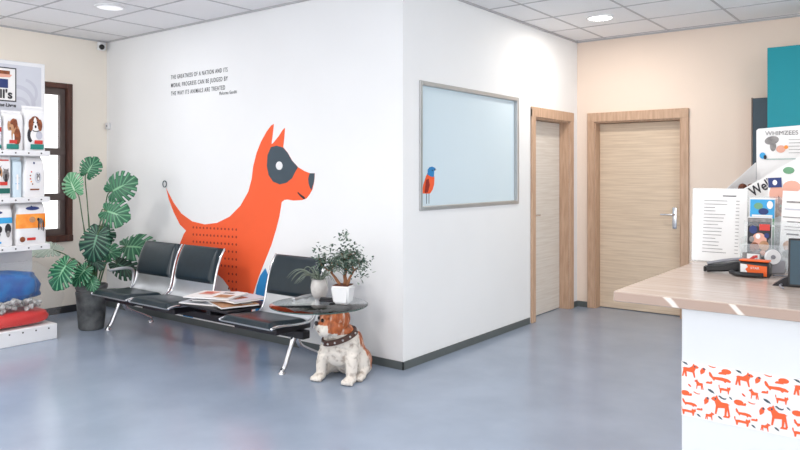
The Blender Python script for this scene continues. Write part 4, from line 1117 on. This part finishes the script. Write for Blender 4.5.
leaflet(2.466, -1.105, CT_ + .006, .084, .19, [(R4(.02, .02, .98, .98), 'pdark'), (EL(.5, .55, .3, .14), 'ppink'), (EL(.32, .40, .2, .10), 'pbrown'), (EL(.70, .44, .2, .10), 'ptan'), (EL(.25, .75, .16, .08), 'pnavy'), (R4(.5, .74, .92, .86), 'pred'), (EL(.5, .28, .25, .07), 'pgrey'), (EL(.45, .62, .1, .05), 'paper'), (EL(.8, .64, .1, .05), 'pnavy'), (EL(.2, .56, .1, .06), 'pgrey'), (R4(.04, .9, .96, .97), 'pgrey'), (EL(.66, .3, .12, .05), 'ppink')], 'dark leaflet with a photo of brown animals, front left pocket', -6)
leaflet(2.535, -1.02, CT_ + .01, .115, .335, [(R4(.0, .0, 1, .45), 'pgrey'), (R4(.0, .45, 1, 1), 'paper'), (EL(.36, .72, .34, .17, a=-.3), 'ppink'), (EL(.7, .88, .26, .07), 'ppink'), (EL(.2, .62, .16, .08), 'ptan'), (EL(.42, .66, .17, .075), 'pbrown'), ([(.28, .70), (.30, .79), (.40, .72)], 'pbrown'), ([(.46, .72), (.57, .79), (.58, .69)], 'pbrown'), (EL(.36, .665, .035, .012), 'pgreen'), (EL(.49, .665, .035, .012), 'pgreen'), (EL(.42, .625, .04, .02), 'paper'), (R4(.02, .88, .42, .99), 'pnavy'), (EL(.22, .935, .07, .03), 'paper')], 'peach leaflet with an orange cat and a blue corner', -5, -3)
leaflet(2.570, -1.085, CT_ + .006, .10, .29, [(EL(.3, .30, .2, .07), 'ptan'), (EL(.35, .2, .25, .06), 'pgrey'), (EL(.7, .12, .2, .05), 'ptan'), (R4(.2, .60, .7, .615), 'pgrey'), (R4(.12, .54, .8, .55), 'pgrey'), (R4(.12, .50, .7, .51), 'pgrey'), (R4(.2, .44, .6, .46), 'pdark'), (R4(.05, .66, .95, .67), 'pgrey'), (R4(.15, .85, .85, .87), 'pgrey'), (EL(.85, .4, .07, .12), 'pbrown'), (R4(.1, .76, .8, .775), 'plav2')], 'tall white leaflet with small tan cat pictures', -6, 2)
leaflet(2.645, -1.03, CT_ + .01, .10, .335, [(R4(.02, .88, .98, .99), 'pnavy'), (EL(.2, .935, .09, .03), 'paper'), (R4(.02, .5, .98, .8), 'plav'), (EL(.4, .3, .2, .2), 'pgrey'), (R4(.1, .82, .9, .84), 'pgrey')], 'white leaflet with a dark blue top at the right edge of the rack', -5)

t = thing('framed_card', 'small white card with a red and blue emblem, leaning on the leaflet rack', 'card', (2.466, -1.185, CT_), 0)
TC = Matrix.Rotation(radians(-10), 4, 'X')
bm = NB(); box(bm, 0, .062, 0, .004, 0, .07, .001, 1, mtx=TC); obj('card', bm, M['pgrey'], t)
prints('card_print', [(R4(.016, .028, .058, .066), 'paper'), (R4(.022, .034, .037, .046), 'pnavy'), ([(.024, .047), (.038, .06), (.046, .052), (.034, .044)], 'pred'), ([(.037, .036), (.05, .05), (.052, .034)], 'pnavy'), (R4(.041, .052, .052, .061), 'pred')], lambda u, v, w_: TC @ Vector((u, -w_, v)), t)

# white tape roll on a small dispenser
t = thing('tape_dispenser', 'grey tape dispenser with a white round roll, between the orange device and the rack', 'dispenser', (2.575, -1.215, CT_), radians(30))
bm = NB(); box(bm, -.03, .045, .008, .032, 0, .05, .008, 3); obj('body', bm, M['greyplastic'], t, True, sharp=50)
AX = Matrix.Translation((0, .006, .062)) @ Matrix.Rotation(pi / 2, 4, 'X')
bm = NB(); lathe(bm, [(.008, -.006), (.025, -.007), (.027, 0), (.025, .008), (.008, .007), (.008, -.006)], 32); bm.transform(AX); obj('roll', bm, M['ceramic'], t, True, sharp=50)
bm = NB(); lathe(bm, [(0, -.008), (.007, -.008), (.007, .010), (0, .010)], 20); bm.transform(AX); obj('hub', bm, M['greyplastic'], t)

# orange and black hand scanner
t = thing('label_printer', 'black device with an orange and white label lying at the front of the counter', 'device', (2.535, -1.30, CT_), radians(-2))
bm = NB(); box(bm, -.055, .048, -.022, .028, 0, .052, .012, 4); obj('body', bm, M['blackplastic'], t, True, sharp=50)
frl = lambda u, v, w_: Vector((u, -.0222 - w_, v))
prints('label', [([(-.044, .008), (.040, .004), (.040, .040), (-.044, .044)], 'orangeplastic'), ([(-.044, .008), (-.026, .007), (-.022, .018), (-.029, .026), (-.020, .034), (-.024, .0425), (-.044, .044)], 'paper')], frl, t)
ctext(t, 'STAR', -.012, -.0242, .028, .011, 'paper', 0, .028)
bm = NB(); box(bm, -.050, .044, -.020, .026, .0525, .058, .002, 1); obj('orange_top', bm, M['orangeplastic'], t)
bm = NB(); tube(bm, smoothpath([(-.075, -.02, .012), (-.05, -.045, .010), (0, -.045, .010), (.03, -.034, .010)], 6), .0085, 10); obj('trigger_guard', bm, M['blackplastic'], t, True)
t = thing('barcode_scanner', 'long black barcode scanner lying left of the orange device', 'scanner', (2.425, -1.27, CT_), radians(8))
bm = NB()
r = bmesh.ops.create_cube(bm, size=1)
for v in r['verts']:
    L_ = v.co.x > 0
    v.co = Vector((.07 if L_ else -.06, v.co.y * (.04 if L_ else .055), (.012 if L_ else 0.002) + (v.co.z + .5) * (.036 if L_ else .022)))
bmesh.ops.bevel(bm, geom=list(bm.edges), offset=.006, segments=3, affect='EDGES')
obj('body', bm, M['blackplastic'], t, True, sharp=50)
bm = NB(); box(bm, -.066, -.056, -.022, .022, .003, .022, .003, 2); obj('scan_window', bm, M['nose'], t)
bm = NB(); tube(bm, smoothpath([(-.055, .0, .030), (0, .0, .044), (.065, .0, .054)], 5), .006, 8); obj('grey_spine', bm, M['greyplastic'], t, True)

# tablet at the right edge
t = thing('tablet', 'dark tablet screen standing on a black wedge foot at the right edge of the counter', 'tablet', (2.662, -1.49, CT_), radians(4))
TT = Matrix.Rotation(radians(-8), 4, 'X')
bm = NB(); box(bm, 0, .24, 0, .009, .002, .155, .004, 3, mtx=TT); obj('body', bm, M['blackplastic'], t, True, sharp=50)
bm = NB(); box(bm, .006, .234, -.0012, -.0002, .01, .148, 0, mtx=TT); obj('screen', bm, M['screen'], t)
bm = NB(); extrude_poly(bm, [(0, 0), (.10, 0), (.10, .012), (.02, .09)], lambda u, v, w_: Vector((.02 + w_, .012 + u, v)), .012); extrude_poly(bm, [(-.045, 0), (.02, 0), (.02, .04), (-.005, .03)], lambda u, v, w_: Vector((u, .012 + w_, v)), .05); obj('wedge_foot', bm, M['black'], t)
o = obj('cable', tube(NB(), smoothpath([(2.585, -1.28, CT_ + .006), (2.62, -1.27, CT_ + .006), (2.65, -1.33, CT_ + .006), (2.652, -1.42, CT_ + .006), (2.642, -1.50, CT_ + .006), (2.66, -1.56, CT_ + .006)], 6), .003, 8), M['greyplastic'], smooth=True)
tag(o, 'thin grey cable curling past the tablet foot on the counter', 'cable')

# ---------------------------------------------------------------- light
wd = bpy.data.worlds.new('world'); S.world = wd; wd.use_nodes = True
bg = wd.node_tree.nodes['Background']
bg.inputs['Color'].default_value = (.985, .99, 1, 1); bg.inputs['Strength'].default_value = 1.25
def spot(x, y, z, watt, col, size=.1, name='downlight'):
    l = bpy.data.lights.new(name, 'AREA'); l.shape = 'DISK'; l.size = size; l.energy = watt; l.color = col
    o = bpy.data.objects.new(name, l); COL.objects.link(o); o.location = (x, y, z)
spot(.646, 2.046, H - .03, 7, (1, .93, .85), .18)
spot(3.2, .4, H - .03, 14, (1, .95, .9), .2)  # added fill light on the counter side, out of view, no fixture
spot(-2.444, -.83, H - .03, 2, (.95, .97, 1), .18)
spot(.9, -2.4, H - .03, 20, (1, .98, .95), .2)  # added fill light over the open floor, no fixture behind it
spot(-1.9, -2.9, H - .03, 22, (1, .98, .95), .2)  # unseen fill light, added to brighten the left wall

# ---------------------------------------------------------------- camera
cam = bpy.data.cameras.new('camera'); co = bpy.data.objects.new('camera', cam); COL.objects.link(co)
co.location = (3.0396, -3.9828, 1.41); co.rotation_euler = (pi / 2, 0, radians(37.596))
cam.sensor_width = 36; cam.lens = 31.5; cam.shift_y = -.065; cam.clip_start = .05
S.camera = co
S.view_settings.view_transform = 'Standard'; S.view_settings.look = 'None'
S.view_settings.gamma = 1; S.view_settings.exposure = 0.95; S.view_settings.use_curve_mapping = False
